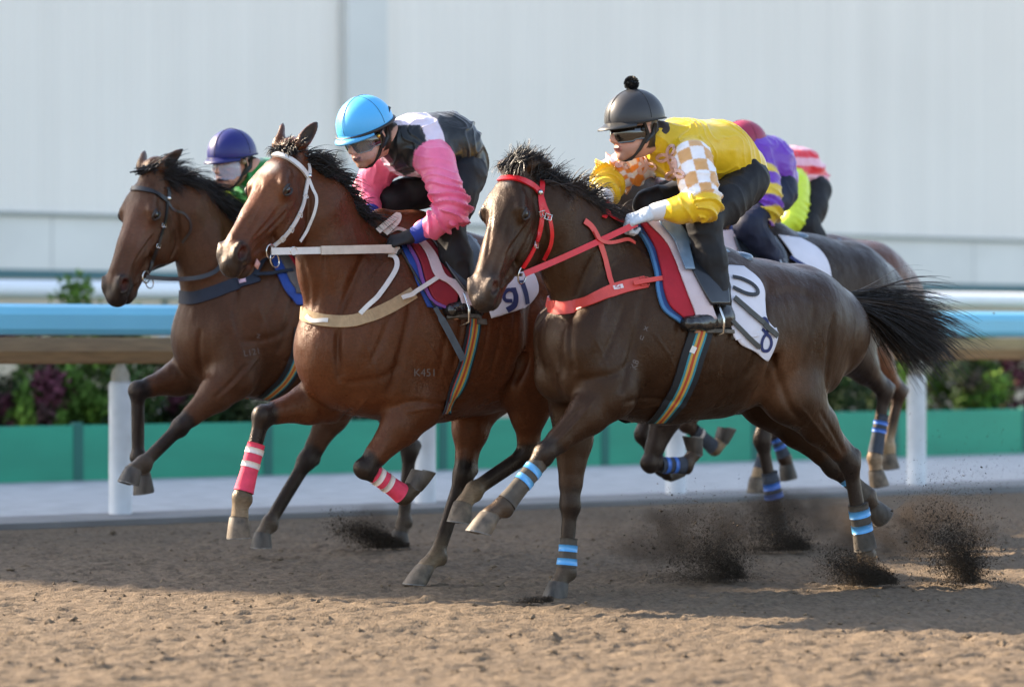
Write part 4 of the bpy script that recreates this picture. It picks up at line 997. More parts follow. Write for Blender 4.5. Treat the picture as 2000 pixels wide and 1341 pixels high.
        fs = [[j, (j + 1) % K, K + (j + 1) % K, K + j] for j in range(K)] + [list(range(K))[::-1], list(range(K, 2 * K))]
        b.add(vs, fs); b.build('sole', bsole, bo)
        b = MB(); b.add(*(lambda q: (q.v, q.f))(MB().box((0, 0, 0), (.05, .055, .022)))); b.v = [tuple(heel + fdir * x + la * y + dn * (.044 + z)) for x, y, z in b.v]; b.build('heel', bsole, bo)
    # gloves
    for s_ in ('n', 'f'):
        wr_, ha = J['wr' + s_], J['ha' + s_]; g = sp['glove']
        mt = mat('glove_' + sp['name'], g[0], .7, noise=.2, nscale=40, bump=.3, bscale=60, bdist=.003)
        hand('glove', root, wr_ + nrm(ha - wr_) * .015, ha - wr_, sp.get('hup', V(0.35, .5 if s_ == 'n' else -.5, 1)), V(.4, -1 if s_ == 'n' else 1, .6), mt, 1.06)
        if g[1] is not None:
            el = J['el' + s_]; d = nrm(wr_ - el); b = MB(); b.tube([wr_ - d * .085, wr_ - d * .06, wr_ - d * .03, wr_ + d * .005, wr_ + d * .022], [.036, .042, .040, .036, .031], 20)
            b.build('cuff', mat('cuff_' + sp['name'], g[1], .75, bump=.4, bscale=70, bdist=.003), root, True)
    # helmet
    fd = fieldbox([hc + upv * .03], .0042, .24)
    fd.ell(hp(-.010, 0, .046), (.130, .110, .120), A, k=.01)
    fd.ell(hp(-.055, 0, -.005), (.070, .092, .075), A, k=.02)
    fd.cut(hp(.03, 0, .024), -upv * 1.0 - fw * .10 + 0 * sd_)
    fd2 = None
    emit(fd, 'helmet', mat('helmet_' + sp['name'], sp['cap'], .42, noise=.05, nscale=6, bump=.06, bscale=200, bdist=.001, spec=.35, coat=.1), root, None, None, smooth=3)
    helm = bpy.context.scene.objects[-1] if False else root.children[-1]
    b = MB(); K = 22; vs = []
    for i in range(K + 1):
        a = R_(-64 + 128 * i / K); c_, s2 = math.cos(a), math.sin(a)
        for (rr, dz) in ((0.0, .034), (1, .020), (1, .015), (0, .027)):
            vs.append(hp(-.008 + .128 * c_ * 1.0 + rr * sp.get('pk', .030) * max(0, c_) ** 1.2, .104 * s2 + rr * .012 * s2, dz - .010 * rr * c_ + .004))
    fs = [[4 * i + q, 4 * i + (q + 1) % 4, 4 * i + 4 + (q + 1) % 4, 4 * i + 4 + q] for i in range(K) for q in range(4)]
    b.add(vs, fs); b.build('peak', mat('peak_' + sp['name'], sp.get('peak', tuple(q * .8 for q in sp['cap'])), .45), helm, True)
    b = MB()                                                     # elastic band and crown seams
    ringp = [hp(-.010 + .1345 * math.cos(a), .1125 * math.sin(a), .034 - .006 * math.cos(a)) for a in np.linspace(0, 2 * math.pi, 41)]
    b.tube(ringp, .0032, 6, False) if sp['name'] != 'pink' else None
    for a0 in (0, math.pi / 2):
        b.tube([hp(-.010 + .1325 * math.cos(t) * math.cos(a0), .1105 * math.cos(t) * math.sin(a0), .046 + .1205 * math.sin(t)) for t in np.linspace(0, math.pi, 25)], .0014, 5, False)
    if sp['name'] == 'pink': bb = MB(); bb.tube(ringp, .0065, 8, False); bb.build('elastic_band', strapblk, helm, True)
    b.build('seam', mat('seam_' + sp['name'], tuple(q * .35 for q in sp['cap']), .6), helm, True)
    if sp.get('pompom'):
        fdp = []; C0 = hp(-.01, 0, .188); n_ = 900; dirs = rng.normal(size=(n_, 3)); dirs /= np.linalg.norm(dirs, axis=1)[:, None]
        b = MB(); uv_sphere(b, C0, .023, 16, 10); po = b.build('pompom', strapblk, helm, True)
        strands('tufts', po, [C0 + q * .014 for q in dirs], dirs, [.018] * n_, strapblk, .0035, 2, .0, .1, 5)
    # harness
    for s_ in (1, -1):
        b = MB(); b.tube([hp(.015, s_ * .090, .03), hp(-.002, s_ * .088, -.02), hp(.028, s_ * .066, -.075), hp(.050, s_ * .030, -.112), hp(.056, 0, -.116)], [.007, .009, .007, .006, .006], 8)
        b.build('chin_strap', strapblk, helm, True)
        b = MB(); b.tube([hp(-.045, s_ * .085, .02), hp(-.03, s_ * .085, -.02), hp(.01, s_ * .078, -.05)], [.008, .012, .008], 8); b.build('ear_guard', strapblk, helm, True)
    # goggles
    def shell(r, amax, z0, z1, off, nn=20, mm=6, th=.004):
        vs = []; fs = []
        for k_ in (0, 1):
            for i in range(nn + 1):
                a = R_(-amax + 2 * amax * i / nn)
                for j in range(mm + 1):
                    z = z0 + (z1 - z0) * j / mm; q = 1 - .10 * ((z - (z0 + z1) / 2) / max(.01, (z1 - z0) / 2)) ** 2; narrow = 1
                    zz = z if abs(math.sin(a)) < .75 else (z - (z0 + z1) / 2) * .75 + (z0 + z1) / 2
                    if abs(a) < .22 and j == 0: zz += .012 * (1 - abs(a) / .22)
                    rr = (r + off * (1 - abs(math.sin(a)))) * q - k_ * th
                    vs.append(hp(rr * math.cos(a) * 1.12 - .006, rr * math.sin(a), zz))
        M1 = (nn + 1) * (mm + 1)
        for i in range(nn):
            for j in range(mm):
                a = i * (mm + 1) + j; q = [a, a + mm + 1, a + mm + 2, a + 1]; fs += [q, [p + M1 for p in q[::-1]]]
        for i in range(nn):
            for j in (0, mm): a = i * (mm + 1) + j; fs.append([a, a + mm + 1, a + mm + 1 + M1, a + M1])
        for j in range(mm):
            for i in (0, nn): a = i * (mm + 1) + j; fs.append([a, a + 1, a + 1 + M1, a + M1])
        return vs, fs
    if sp.get('gog', True):
        b = MB(); b.add(*shell(.091, 80, -.046, .027, .012)); b.build('goggles', goggle, helm, True)
        for s_ in (1, -1):
            b = MB(); uv_sphere(b, hp(.022, s_ * .087, .002), .009, 10, 8); b.build('goggle_clip', gold if sp['name'] == 'pink' else strapblk, helm, True)
        if sp['name'] == 'pink':
            b = MB(); b.add(*shell(.094, 60, -.075, .02, .02)); b.build('pulled_down_visor', lens_clear, helm, True)
            b = MB(); b.tube([hp(.022, .09, .004), hp(-.03, .104, .045), hp(-.09, .085, .085), hp(-.13, 0, .095)], .0042, 8); b.build('goggle_strap', strapblk, helm, True)
    else:
        b = MB(); b.add(*shell(.090, 66, -.070, .030, .018)); b.build('clear_visor', lens_blue, helm, True)
        b = MB(); uv_sphere(b, hp(.025, .094, .008), .013, 12, 8); b.build('visor_button', mat('button_brown', (.25, .17, .10), .4), helm, True)
    for s_ in (1, -1):                                            # eyes
        b = MB(); uv_sphere(b, hp(.0765, s_ * .030, .004), .0115, 12, 8); b.build('eye', mat('person_eye', (.06, .045, .035), .1), root, True)
    return dict(J=J, hp=hp, root=root, fr=fr, helm=helm, A=A, jacket=jk_)

# ---- silks: the colour of each panel of cloth
YEL = V(.72, .47, .012); WHT = V(.80, .78, .80); TAN = V(.62, .33, .12); ORG = V(.78, .26, .03)
def base_cols(v, c): return np.tile(np.asarray(c, float), (len(v), 1))
def silks3(v, m, J):
    c = base_cols(v, YEL)
    for t0, s_, col in ((1, 'n', TAN), (3, 'f', ORG)):
        t, a, L_ = axial(v, J['sh' + s_], J['el' + s_]); k = m == t0
        up_ = np.floor(t / .060); an = np.floor(a / .72)
        ck = ((up_ + an) % 2 == 0)
        inside = k & (t > -.045) & (t < L_ * 1.0)
        c[inside] = np.where(ck[inside][:, None], col, WHT)
    return c
def silks2(v, m, J):
    BK = V(.005, .007, .009); PK = V(.80, .155, .30); PL = V(.68, .60, .70)
    c = base_cols(v, BK); t, a, L_ = axial(v, J['chest'], J['waist'])
    tor = (m == 0) | (m == 5)
    c[tor & (t > -.050) & (t < .035)] = PL
    c[tor & (t < -.03) & (v[:, 2] > J['chest'][2] + .075)] = PL
    c[tor & (t < -.03) & (v[:, 2] < J['chest'][2] - .03) & (v[:, 1] < -.03) & (v[:, 1] > -.11)] = PL * V(1, .8, .9)
    c[(m == 1) | (m == 2) | (m == 3) | (m == 4)] = PK
    return c
def silks1(v, m, J):
    c = base_cols(v, V(.02, .26, .05)); LM = V(.50, .62, .03)
    t, a, L_ = axial(v, J['chest'], J['waist']); tor = (m == 0) | (m == 5)
    c[tor & (abs(v[:, 1]) > .09)] = LM
    for t0, s_ in ((1, 'n'), (3, 'f')):
        t, a, L_ = axial(v, J['sh' + s_], J['el' + s_]); k = m == t0; c[k & (np.floor(t / .07) % 2 == 0)] = LM
        c[m == t0 + 1] = LM
    return c
def silks4(v, m, J):
    PU = V(.15, .035, .42); c = base_cols(v, PU); YL = V(.70, .50, .03)
    for t0, a_, b_ in ((1, 'shn', 'eln'), (2, 'eln', 'wrn'), (3, 'shf', 'elf'), (4, 'elf', 'wrf')):
        t, a, L_ = axial(v, J[a_], J[b_]); k = m == t0; c[k & (np.floor((t + .01) / .062) % 2 == (0 if t0 in (2, 4) else 1))] = YL
    return c
def silks5(v, m, J):
    c = base_cols(v, V(.72, .02, .035)); z_ = v[:, 2]
    c[(m == 0) & (np.floor((z_ + .02) / .045) % 2 == 0)] = V(.80, .42, .50)
    c[(m == 1) | (m == 2) | (m == 3) | (m == 4)] = V(.62, .80, .05)
    return c
JS = dict(
 a=dict(name='yellow', fr=f3, label='jockey in yellow silks with checked sleeves and a black pompom cap', silks=silks3, cap=(.035, .035, .038), peak=(.03, .03, .03), pompom=True, pk=.042, hj=.0048,  face=V(1, .02, -.12), tilt=V(-.12, 0, 0), glove=((.52, .58, .64), (.66, .68, .72)), stubble=1,
   j=dict(head=(1238, 255, 0), neck=(1290, 266, 0), chest=(1334, 292, 0), waist=(1402, 300, 0), pelvis=(1442, 332, 0), shn=(1352, 312, .17), eln=(1374, 398, .30), wrn=(1280, 414, .17), han=(1236, 428, .12),
     shf=(1268, 305, -.16), elf=(1190, 345, -.25), wrf=(1178, 395, -.10), haf=(1176, 425, -.04),
     hipn=(1456, 360, .10), knn=(1374, 434, .22), ann=(1410, 612, .275), toen=(1344, 632, .31), hipf=(1430, 362, -.11), knf=(1268, 402, -.18), anf=(1340, 590, -.29), toef=(1290, 620, -.30))),
 b=dict(name='pink', fr=f2, label='jockey with pink sleeves, black vest and a light blue helmet', silks=silks2, cap=(.08, .42, .80), face=V(1, .28, -.42), tilt=V(.1, 0, 0), glove=((.012, .012, .015), (.015, .04, .33)), bR=.135, seed=7, hj=.005, sR=.84, stubble=.6,
   j=dict(head=(716, 266, .0), neck=(765, 268, 0), chest=(812, 284, 0), waist=(872, 286, 0), pelvis=(898, 320, 0), shn=(852, 318, .17), eln=(886, 412, .33), wrn=(814, 458, .19), han=(772, 470, .14),
     shf=(752, 312, -.16), elf=(716, 372, -.25), wrf=(726, 432, -.10), haf=(748, 456, -.05),
     hipn=(904, 346, .10), knn=(876, 442, .21), ann=(912, 588, .275), toen=(880, 606, .30), hipf=(880, 345, -.11), knf=(768, 392, -.18), anf=(830, 590, -.29), toef=(790, 610, -.30))),
 c=dict(name='green', fr=f1, label='jockey in green and lime silks with a navy helmet and clear visor', silks=silks1, cap=(.012, .015, .13), gog=False,  face=V(1, .42, -.14), glove=((.02, .02, .02), None), seed=4,
   j=dict(head=(452, 320, 0), neck=(492, 332, 0), chest=(520, 362, 0), waist=(575, 372, 0), pelvis=(625, 392, 0), shn=(532, 376, .17), eln=(525, 448, .25), wrn=(470, 470, .13), han=(440, 480, .10),
     shf=(468, 372, -.16), elf=(440, 420, -.25), wrf=(430, 455, -.10), haf=(410, 470, -.04),
     hipn=(628, 415, .11), knn=(590, 470, .25), ann=(650, 585, .275), toen=(622, 600, .30), hipf=(600, 415, -.11), knf=(490, 450, -.18), anf=(540, 600, -.29), toef=(500, 620, -.30))),
 d=dict(name='purple', fr=f4, label='jockey in purple silks with yellow hooped sleeves behind the nearest rider', silks=silks4, cap=(.30, .03, .07), pant=navypant, hb=.008, hj=.008, face=V(1, 0, -.1), glove=((.03, .05, .16), None), seed=9,
   j=dict(head=(1450, 300, 0), neck=(1462, 306, 0), chest=(1462, 312, 0), waist=(1496, 318, 0), pelvis=(1510, 350, 0), shn=(1492, 352, .16), eln=(1498, 412, .22), wrn=(1446, 444, .14), han=(1425, 455, .10),
     shf=(1420, 340, -.16), elf=(1390, 390, -.25), wrf=(1390, 430, -.10), haf=(1380, 450, -.04),
     hipn=(1520, 378, .10), knn=(1462, 440, .25), ann=(1520, 520, .275), toen=(1480, 545, .30), hipf=(1500, 378, -.11), knf=(1400, 420, -.18), anf=(1430, 560, -.29), toef=(1400, 580, -.30))),
 e=dict(name='red', fr=f5, label='farthest jockey in red and white striped back with lime sleeves', silks=silks5, cap=(.5, .03, .05), hb=.009, hj=.009, face=V(1, 0, -.1), glove=((.03, .03, .03), None), seed=2,
   j=dict(head=(1495, 352, 0), neck=(1508, 342, 0), chest=(1525, 330, 0), waist=(1556, 334, 0), pelvis=(1578, 356, 0), shn=(1552, 362, .16), eln=(1552, 430, .20), wrn=(1505, 455, .14), han=(1485, 465, .10),
     shf=(1480, 350, -.16), elf=(1450, 390, -.25), wrf=(1440, 430, -.10), haf=(1430, 440, -.04),
     hipn=(1590, 376, .11), knn=(1575, 440, .22), ann=(1606, 500, .25), toen=(1570, 520, .28), hipf=(1560, 380, -.11), knf=(1480, 420, -.18), anf=(1500, 540, -.29), toef=(1470, 560, -.30))))
JK = {k: build_jockey(q) for k, q in JS.items()}

def clover(px, py, r, rot, n=46):
    out = []
    for t in np.linspace(0, 2 * math.pi, n):
        q = r * (.62 + .55 * math.cos(3 * t)); out.append((px + q * math.cos(t + rot), py + q * math.sin(t + rot)))
    return out
# ================================================================ TACK, HAIR, WRAPS, MARKS
def surf(ho, px, py, off=.003):
    fr = ho['fr']; d = fr.dr(px, py); d = d / np.linalg.norm(d)
    h = ho['bvh'].ray_cast(Vector(fr.cam), Vector(d), 60)
    if h[0] is None: return None
    n_ = np.array(h[1]); n_ = n_ if n_ @ d < 0 else -n_
    return np.array(h[0]) + n_ * off, n_
def near(ho, p, off=.003):
    h = ho['bvh'].find_nearest(Vector(p)); n = np.array(h[1]); return np.array(h[0]) + n * off, n
def ribbon(b, pts, nrms, width, thick=.003, stripes=None, cols=None):
    """solid strap; stripes = list of (fraction, colour) across the width"""
    m = len(pts); st = stripes or [(1.0, (1, 1, 1))]; tot = sum(s[0] for s in st)
    Wd = width if hasattr(width, '__len__') else [width] * m; acc = 0
    for fr_, c in st:
        a0, a1 = acc / tot - .5, (acc + fr_) / tot - .5; acc += fr_; vs = []
        for i in range(m):
            t = nrm(pts[min(i + 1, m - 1)] - pts[max(i - 1, 0)]); s_ = nrm(np.cross(nrms[i], t)); n_ = np.cross(t, s_)
            for a, z in ((a0, 0), (a1, 0), (a1, thick), (a0, thick)): vs.append(pts[i] + s_ * a * Wd[i] + n_ * z)
        fs = [[4 * i + q, 4 * i + (q + 1) % 4, 4 * i + 4 + (q + 1) % 4, 4 * i + 4 + q] for i in range(m - 1) for q in range(4)]
        fs += [[3, 2, 1, 0], [4 * m - 4, 4 * m - 3, 4 * m - 2, 4 * m - 1]]
        b.add(vs, fs)
        if cols is not None: cols += [c] * len(vs)
def mirror(pts, nr): return [p * V(1, -1, 1) for p in pts], [n * V(1, -1, 1) for n in nr]
def strap_px(ho, name, px, width, mt, n=40, off=.002, thick=.003, mir=False, stripes=None, parent=None, b=None, smooth_n=2, snap=True):
    C = catmull([V(*q, 0) for q in px], n); pts = []; nr = []
    for q in C:
        h = surf(ho, q[0], q[1], off)
        if h is not None and (not pts or np.linalg.norm(h[0] - pts[-1]) < .25): pts.append(h[0]); nr.append(h[1])
    nr = np.array(nr)
    for _ in range(smooth_n + 2): nr = (np.roll(nr, 1, 0) * V(1, 1, 1) + nr * 2 + np.roll(nr, -1, 0)) if False else np.vstack([nr[:1], nr[:-2] + 2 * nr[1:-1] + nr[2:], nr[-1:]])
    nr = [nrm(x) for x in nr]
    P_ = np.array(pts)
    for _ in range(smooth_n): P_[1:-1] = (P_[:-2] + 2 * P_[1:-1] + P_[2:]) / 4
    pts = list(P_); own = b is None; b = b or MB(); cols = [] if stripes else None
    ribbon(b, pts, nr, width, thick, stripes, cols)
    if mir:
        p2, n2 = mirror(pts, nr); b2 = MB(); c2 = [] if stripes else None; ribbon(b2, p2, n2, width, thick, stripes, c2)
        link(name, mesh_np(name, b2.v, b2.f, mt, False, np.array(c2) if stripes else None), parent or ho['root'])
    if own:
        me = mesh_np(name, b.v, b.f, mt, False, np.array(cols) if stripes else None); return link(name, me, parent or ho['root']), pts, nr
    return None, pts, nr
def patch_px(ho, name, A, B_, mt, n=30, m=14, off=.006, thick=.008, mir=True, parent=None, join=None, colf=None):
    """cloth laid on the body between two pixel curves, mirrored to the far side"""
    CA, CB = catmull([V(*q, 0) for q in A], n), catmull([V(*q, 0) for q in B_], n); grid = []; ok = True
    last = None
    for i in range(n):
        row = []
        for j in range(m):
            q = CA[i] + (CB[i] - CA[i]) * j / (m - 1); h = surf(ho, q[0], q[1], 0)
            if h is None or (h[0][1] < -.05): h = last
            last = h; row.append(h)
        grid.append(row)
    Pn = np.array([[c[0] for c in r] for r in grid]); Nn = np.array([[c[1] for c in r] for r in grid])
    for _ in range(3):
        Nn[1:-1] = (Nn[:-2] + 2 * Nn[1:-1] + Nn[2:]); Nn /= np.linalg.norm(Nn, axis=2)[..., None]
        Nn[:, 1:-1] = (Nn[:, :-2] + 2 * Nn[:, 1:-1] + Nn[:, 2:]); Nn /= np.linalg.norm(Nn, axis=2)[..., None]
    for _ in range(4): Pn[1:-1, 1:-1] = (Pn[:-2, 1:-1] + Pn[2:, 1:-1] + Pn[1:-1, :-2] + Pn[1:-1, 2:]) / 4
    b = MB()
    def put(Pn, Nn):
        k = n * m; vs = []
        for z in (off, off + thick):
            for i in range(n):
                for j in range(m): vs.append(Pn[i, j] + Nn[i, j] * z)
        fs = []
        for i in range(n - 1):
            for j in range(m - 1):
                a = i * m + j; q = [a, a + 1, a + m + 1, a + m]; fs += [q[::-1], [p + k for p in q]]
        edge = [j for j in range(m)] + [i * m + m - 1 for i in range(1, n)] + [(n - 1) * m + j for j in range(m - 2, -1, -1)] + [i * m for i in range(n - 2, 0, -1)]
        for a, c in zip(edge, edge[1:] + edge[:1]): fs.append([a, c, c + k, a + k])
        b.add(vs, fs)
    if mir: put(Pn * V(1, -1, 1), Nn * V(1, -1, 1)); b.build(name, mt, parent or ho['root'], True); b = MB()
    put(Pn, Nn)
    return b.build(name, mt, parent or ho['root'], True), Pn, Nn
def text_geo(s, size):
    cu = bpy.data.curves.new('t', 'FONT'); cu.body = s; cu.size = size; cu.align_x = 'CENTER'; cu.align_y = 'CENTER'; cu.resolution_u = 3
    ob = bpy.data.objects.new('t', cu); me = bpy.data.meshes.new_from_object(ob)
    v = [tuple(p.co) for p in me.vertices]; f = [list(p.vertices) for p in me.polygons]; bpy.data.objects.remove(ob); bpy.data.meshes.remove(me); return v, f
def text_px(ho, name, s, px, py, size, rot, mt, off=.004, parent=None, sx=1.0, skew=0.0, bold=0, bvh=None):
    v, f = text_geo(s, size); c, q = math.cos(R_(rot)), math.sin(R_(rot)); out = []
    for x, y, _ in v:
        x = x * sx + skew * y; X, Y_ = px + x * c + y * q, py - (y * c - x * q)
        h = surf(ho, X, Y_, off) if bvh is None else surf(dict(fr=ho['fr'], bvh=bvh), X, Y_, off)
        if h is None: return None
        out.append(h[0])
    me = mesh_np(name, out, f, mt, False); return link(name, me, parent or ho['root'])
def ring(name, c, ax1, ax2, r, rad, mt, parent, n=24, sy=1.0):
    b = MB(); b.tube([c + ax1 * r * math.cos(a) + ax2 * r * sy * math.sin(a) for a in np.linspace(0, 2 * math.pi, n + 1)], rad, 7, False); return b.build(name, mt, parent, True)
def keep_out(ho, C, off=.012):
    """lifts a hanging strap clear of the horse it lies against"""
    out = []
    for p in C:
        d = p - ho['fr'].cam; L_ = np.linalg.norm(d); h = ho['bvh'].ray_cast(Vector(ho['fr'].cam), Vector(d / L_), 60)
        if h[0] is not None and h[3] < L_ + off: q = ho['fr'].cam + d / L_ * (h[3] - off); out.append(q)
        else: out.append(p)
    out = np.array(out); k = out.copy()
    for _ in range(3): k[1:-1] = (k[:-2] + 2 * k[1:-1] + k[2:]) / 4
    return list(k)
def free_strap(name, pts, width, mt, parent, nref, thick=.003, n=30, stripes=None, ho=None):
    C = catmull(pts, n)
    if ho is not None: C = keep_out(ho, C)
    b = MB(); ribbon(b, C, [nrm(nref)] * len(C), width, thick); return b.build(name, mt, parent)
def bulk_bvh(objs):
    v = []; f = []
    for o in objs:
        o_ = len(v); v += [p.co.copy() for p in o.data.vertices]; f += [[i + o_ for i in p.vertices] for p in o.data.polygons]
    return BVHTree.FromPolygons(v, f)
# ---- materials
redst = mat('strap_red', (.62, .012, .018), .35, noise=.08, nscale=40, bump=.1, bscale=80, bdist=.002, coat=.15)
coral = mat('strap_coral', (.62, .07, .055), .45, noise=.08, nscale=40, bump=.1, bscale=80, bdist=.002)
whst = mat('strap_white', (.62, .60, .57), .4, noise=.08, nscale=40, bump=.1, bscale=80, bdist=.002)
cream = mat('rein_cream', (.56, .50, .42), .5, noise=.12, nscale=30)
tanst = mat('strap_tan', (.36, .25, .14), .8, noise=.12, nscale=60, bump=.4, bscale=160, bdist=.002)
blkst = mat('strap_leather', (.014, .013, .014), .4, noise=.2, nscale=40, coat=.1)
navst = mat('strap_navy', (.010, .016, .032), .7, noise=.2, nscale=30, bump=.3, bscale=120, bdist=.002)
padred = mat('pad_red', (.36, .008, .022), .8, noise=.08, nscale=25, bump=.3, bscale=70, bdist=.003)
padblue = mat('pad_blue', (.018, .055, .19), .7, noise=.1, nscale=25, bump=.2, bscale=70, bdist=.003)
padedge = mat('pad_edge', (.05, .16, .33), .7)
padlilac = mat('pad_lilac', (.18, .06, .26), .7)
chamois = mat('chamois', (.58, .48, .50), .8, noise=.10, nscale=9, bump=.8, bscale=14, bdist=.012)
clothw = mat('number_cloth', (.66, .65, .72), .75, noise=.06, nscale=10, bump=.5, bscale=16, bdist=.006)
navyp = mat('number_navy', (.016, .025, .11), .7)
saddlem = mat('saddle_leather', (.012, .014, .018), .22, noise=.3, nscale=20, bump=.2, bscale=40, bdist=.003, coat=.35, coatr=.2)
saddleb = mat('saddle_bluegrey', (.13, .20, .28), .3, noise=.25, nscale=20, bump=.3, bscale=30, bdist=.003, coat=.3)  # blue-grey base stands for the bluish reflection on dark saddle leather
brandm = mat('brand_mark', (.125, .10, .09), .8)
hairblk = mat('hair_black', (.011, .009, .0085), .42, spec=.5)
hairbrn = mat('hair_brown_tips', (.035, .022, .016), .45, spec=.5)
GIRTH = [(5, (.010, .012, .016)), (1.6, (.03, .22, .28)), (1.6, (.50, .32, .06)), (2, (.42, .06, .02)), (1.6, (.50, .32, .06)), (1.6, (.03, .22, .28)), (4, (.010, .012, .016))]
girthm = mat('girth_webbing', (0, 0, 0), .75, attr=True, bump=.3, bscale=150, bdist=.002)

def bit(ho, px, py, r_px, side_mats, name='bit_ring'):
    h = surf(ho, px, py, .012)
    while h is None: px += .6; py -= 2; h = surf(ho, px, py, .012)
    e1, e2, e3 = ho['e']; c = h[0]; r = r_px / ho['fr'].sc
    a = nrm(h[1]); n_ = nrm(e2 * .8 + a * .2); x1 = nrm(e1 - n_ * (e1 @ n_)); x2 = np.cross(n_, x1); c = c + n_ * .006
    rg = ring(name, c, x1, x2, r, .0035, ironm, ho['root'])
    # far side twin, mirrored through the head's own middle plane
    pole = ho['H'](0, 0, 0); m_ = lambda p: p - 2 * ((p - pole) @ e2) * e2
    ring(name, m_(c), x1, -x2, r, .0035, ironm, ho['root'])
    b = MB(); b.tube([c, c * .5 + m_(c) * .5, m_(c)], .006, 8); b.build('mouthpiece', ironm, rg, True)
    return c, m_, n_
def head_strap(ho, name, px, width, mt, mirr=True, off=.002, n=40, thick=.0035, parent=None):
    o, pts, nr = strap_px(ho, name, px, width, mt, n=n, off=off, thick=thick, parent=parent)
    if mirr:
        e2 = ho['e'][1]; pole = ho['H'](0, 0, 0)
        mp = [near(ho, p - 2 * ((p - pole) @ e2) * e2, off) for p in pts]; b = MB(); ribbon(b, [q[0] for q in mp], [q[1] for q in mp], width, thick)
        link(name, mesh_np(name, b.v, b.f, mt, False), parent or ho['root'])
    return o, pts
def buckle(ho, px, py, w_, h_, rot, mt, parent, off=.006):
    h = surf(ho, px, py, off)
    if h is None: return None
    n_ = h[1]; e = nrm(ho['P'](px + 10 * math.cos(R_(rot)), py - 10 * math.sin(R_(rot)), h[0][1]) - h[0]); e = nrm(e - n_ * (e @ n_)); s_ = np.cross(n_, e)
    b = MB(); q = [h[0] + e * x * w_ / 2 + s_ * y * h_ / 2 for x, y in ((-1, -1), (1, -1), (1, 1), (-1, 1), (-1, -1))]; b.tube(q, .0022, 6, False); b.tube([q[0] * .5 + q[3] * .5, q[1] * .5 + q[2] * .5], .0016, 5); return b.build('buckle', mt, parent, True)
def ruled(b, A, B_, nref, thick):
    """flat strap given by its two edges"""
    pass

# ---------- nearest horse: red bridle, coral breastplate
h3 = HORSES['3']; r3 = h3['root']
head_strap(h3, 'browband', [(953, 374), (962, 358), (985, 350), (1012, 351), (1038, 362), (1055, 378)], .024, redst, False, thick=.008)
head_strap(h3, 'headpiece', [(1056, 384), (1059, 366), (1058, 350)], .020, redst)
o_, chk = head_strap(h3, 'cheekpiece', [(1055, 378), (1057, 410), (1056, 440), (1048, 470), (1034, 500), (1020, 522)], .019, redst, thick=.005)
head_strap(h3, 'throatlatch', [(1057, 380), (1064, 402), (1073, 425), (1078, 455), (1074, 485), (1063, 508)], .015, redst)
for q in ((1057, 418, 90), (1070, 424, 70), (1044, 478, 60)): buckle(h3, q[0], q[1], .022, .026, q[2], ironm, o_, .009)
hh_ = surf(h3, 1054, 378, .010); b = MB(); uv_sphere(b, hh_[0], .012, 12, 8); b.build('rosette', ironm, r3, True)
bc, bm_, bn_ = bit(h3, 1014, 533, 17, None)
P3 = f3.P
hand3 = P3(1240, 432, .13) + V(0, .012, -.01)
e_ = h3['e']
rp = [bc + nrm(hand3 - bc) * .010, bc * .7 + hand3 * .3 + V(0, 0, -.004), bc * .35 + hand3 * .65 - V(0, 0, .003), hand3]
rein = free_strap('rein', rp, .024, redst, r3, f3.Rm @ V(.1, -1, .1), ho=h3)
q_ = rp[1]; b = MB(); b.tube([q_ - nrm(hand3 - bc) * .012, q_ + nrm(hand3 - bc) * .012], .013, 8); 
far_b = bm_(bc); hf = P3(1178, 425, -.05)
free_strap('rein', [far_b, far_b * .6 + hf * .4 + V(0, -.05, 0), near(h3, far_b * .25 + hf * .75, .03)[0], hf], .022, redst, r3, V(0, -1, .2))
free_strap('rein_loop', [hand3 + V(.0, -.02, .015), P3(1214, 432, .05), P3(1192, 420, .02), P3(1181, 403, .01), P3(1187, 392, -.02), P3(1194, 402, -.05), P3(1180, 425, -.06)], .020, redst, r3, f3.Rm @ V(.2, -.6, .8), ho=h3)
bp, pts_, nr_ = strap_px(h3, 'breastplate', [(1084, 600), (1095, 602), (1115, 600), (1150, 588), (1185, 572), (1220, 560), (1262, 551)], .052, coral, n=50, thick=.005)
pc = V(pts_[0][0] - .25, 0, pts_[0][2] + .02)
def breast_wrap(ho, name, p_left, n_left, p_right, n_right, width, mt, thick=.005):
    """carries a breast strap on round the chest to the far shoulder"""
    ctr = V(p_right[0] - .05, 0, 0); out = []; nn = []
    a0 = math.atan2(p_left[1] - ctr[1], p_left[0] - ctr[0]); a1 = -math.atan2(p_right[1], max(.02, p_right[0] - ctr[0])) - .25
    for t in np.linspace(0, 1, 30):
        a = a0 + (a1 - a0) * t; z = p_left[2] + (p_right[2] - p_left[2]) * t ** 1.5
        h = ho['bvh'].ray_cast(Vector((ctr[0], ctr[1], z)), Vector((math.cos(a), math.sin(a), 0)), 2)
        if h[0] is not None: out.append(np.array(h[0]) + np.array(h[1]) * .002); nn.append(nrm(np.array(h[1]) * V(1, 1, .25)))
    if len(out) > 3:
        b = MB(); ribbon(b, out, nn, width, thick); link(name, mesh_np(name, b.v, b.f, mt, False), ho['root'])
breast_wrap(h3, 'breastplate', pts_[0], nr_[0], pts_[-1], nr_[-1], .052, coral)
strap_px(h3, 'breast_buckle_strap', [(1236, 557), (1262, 552), (1290, 548), (1334, 544)], .020, coral, n=24, off=.016, thick=.004)
buckle(h3, 1258, 552, .030, .038, 5, coral, bp, .012)
strap_px(h3, 'neck_strap', [(1140, 432), (1156, 446), (1172, 478), (1183, 515), (1192, 548), (1199, 566)], [.026 - .008 * t for t in np.linspace(0, 1, 36)], coral, n=36, off=.006, mir=True)
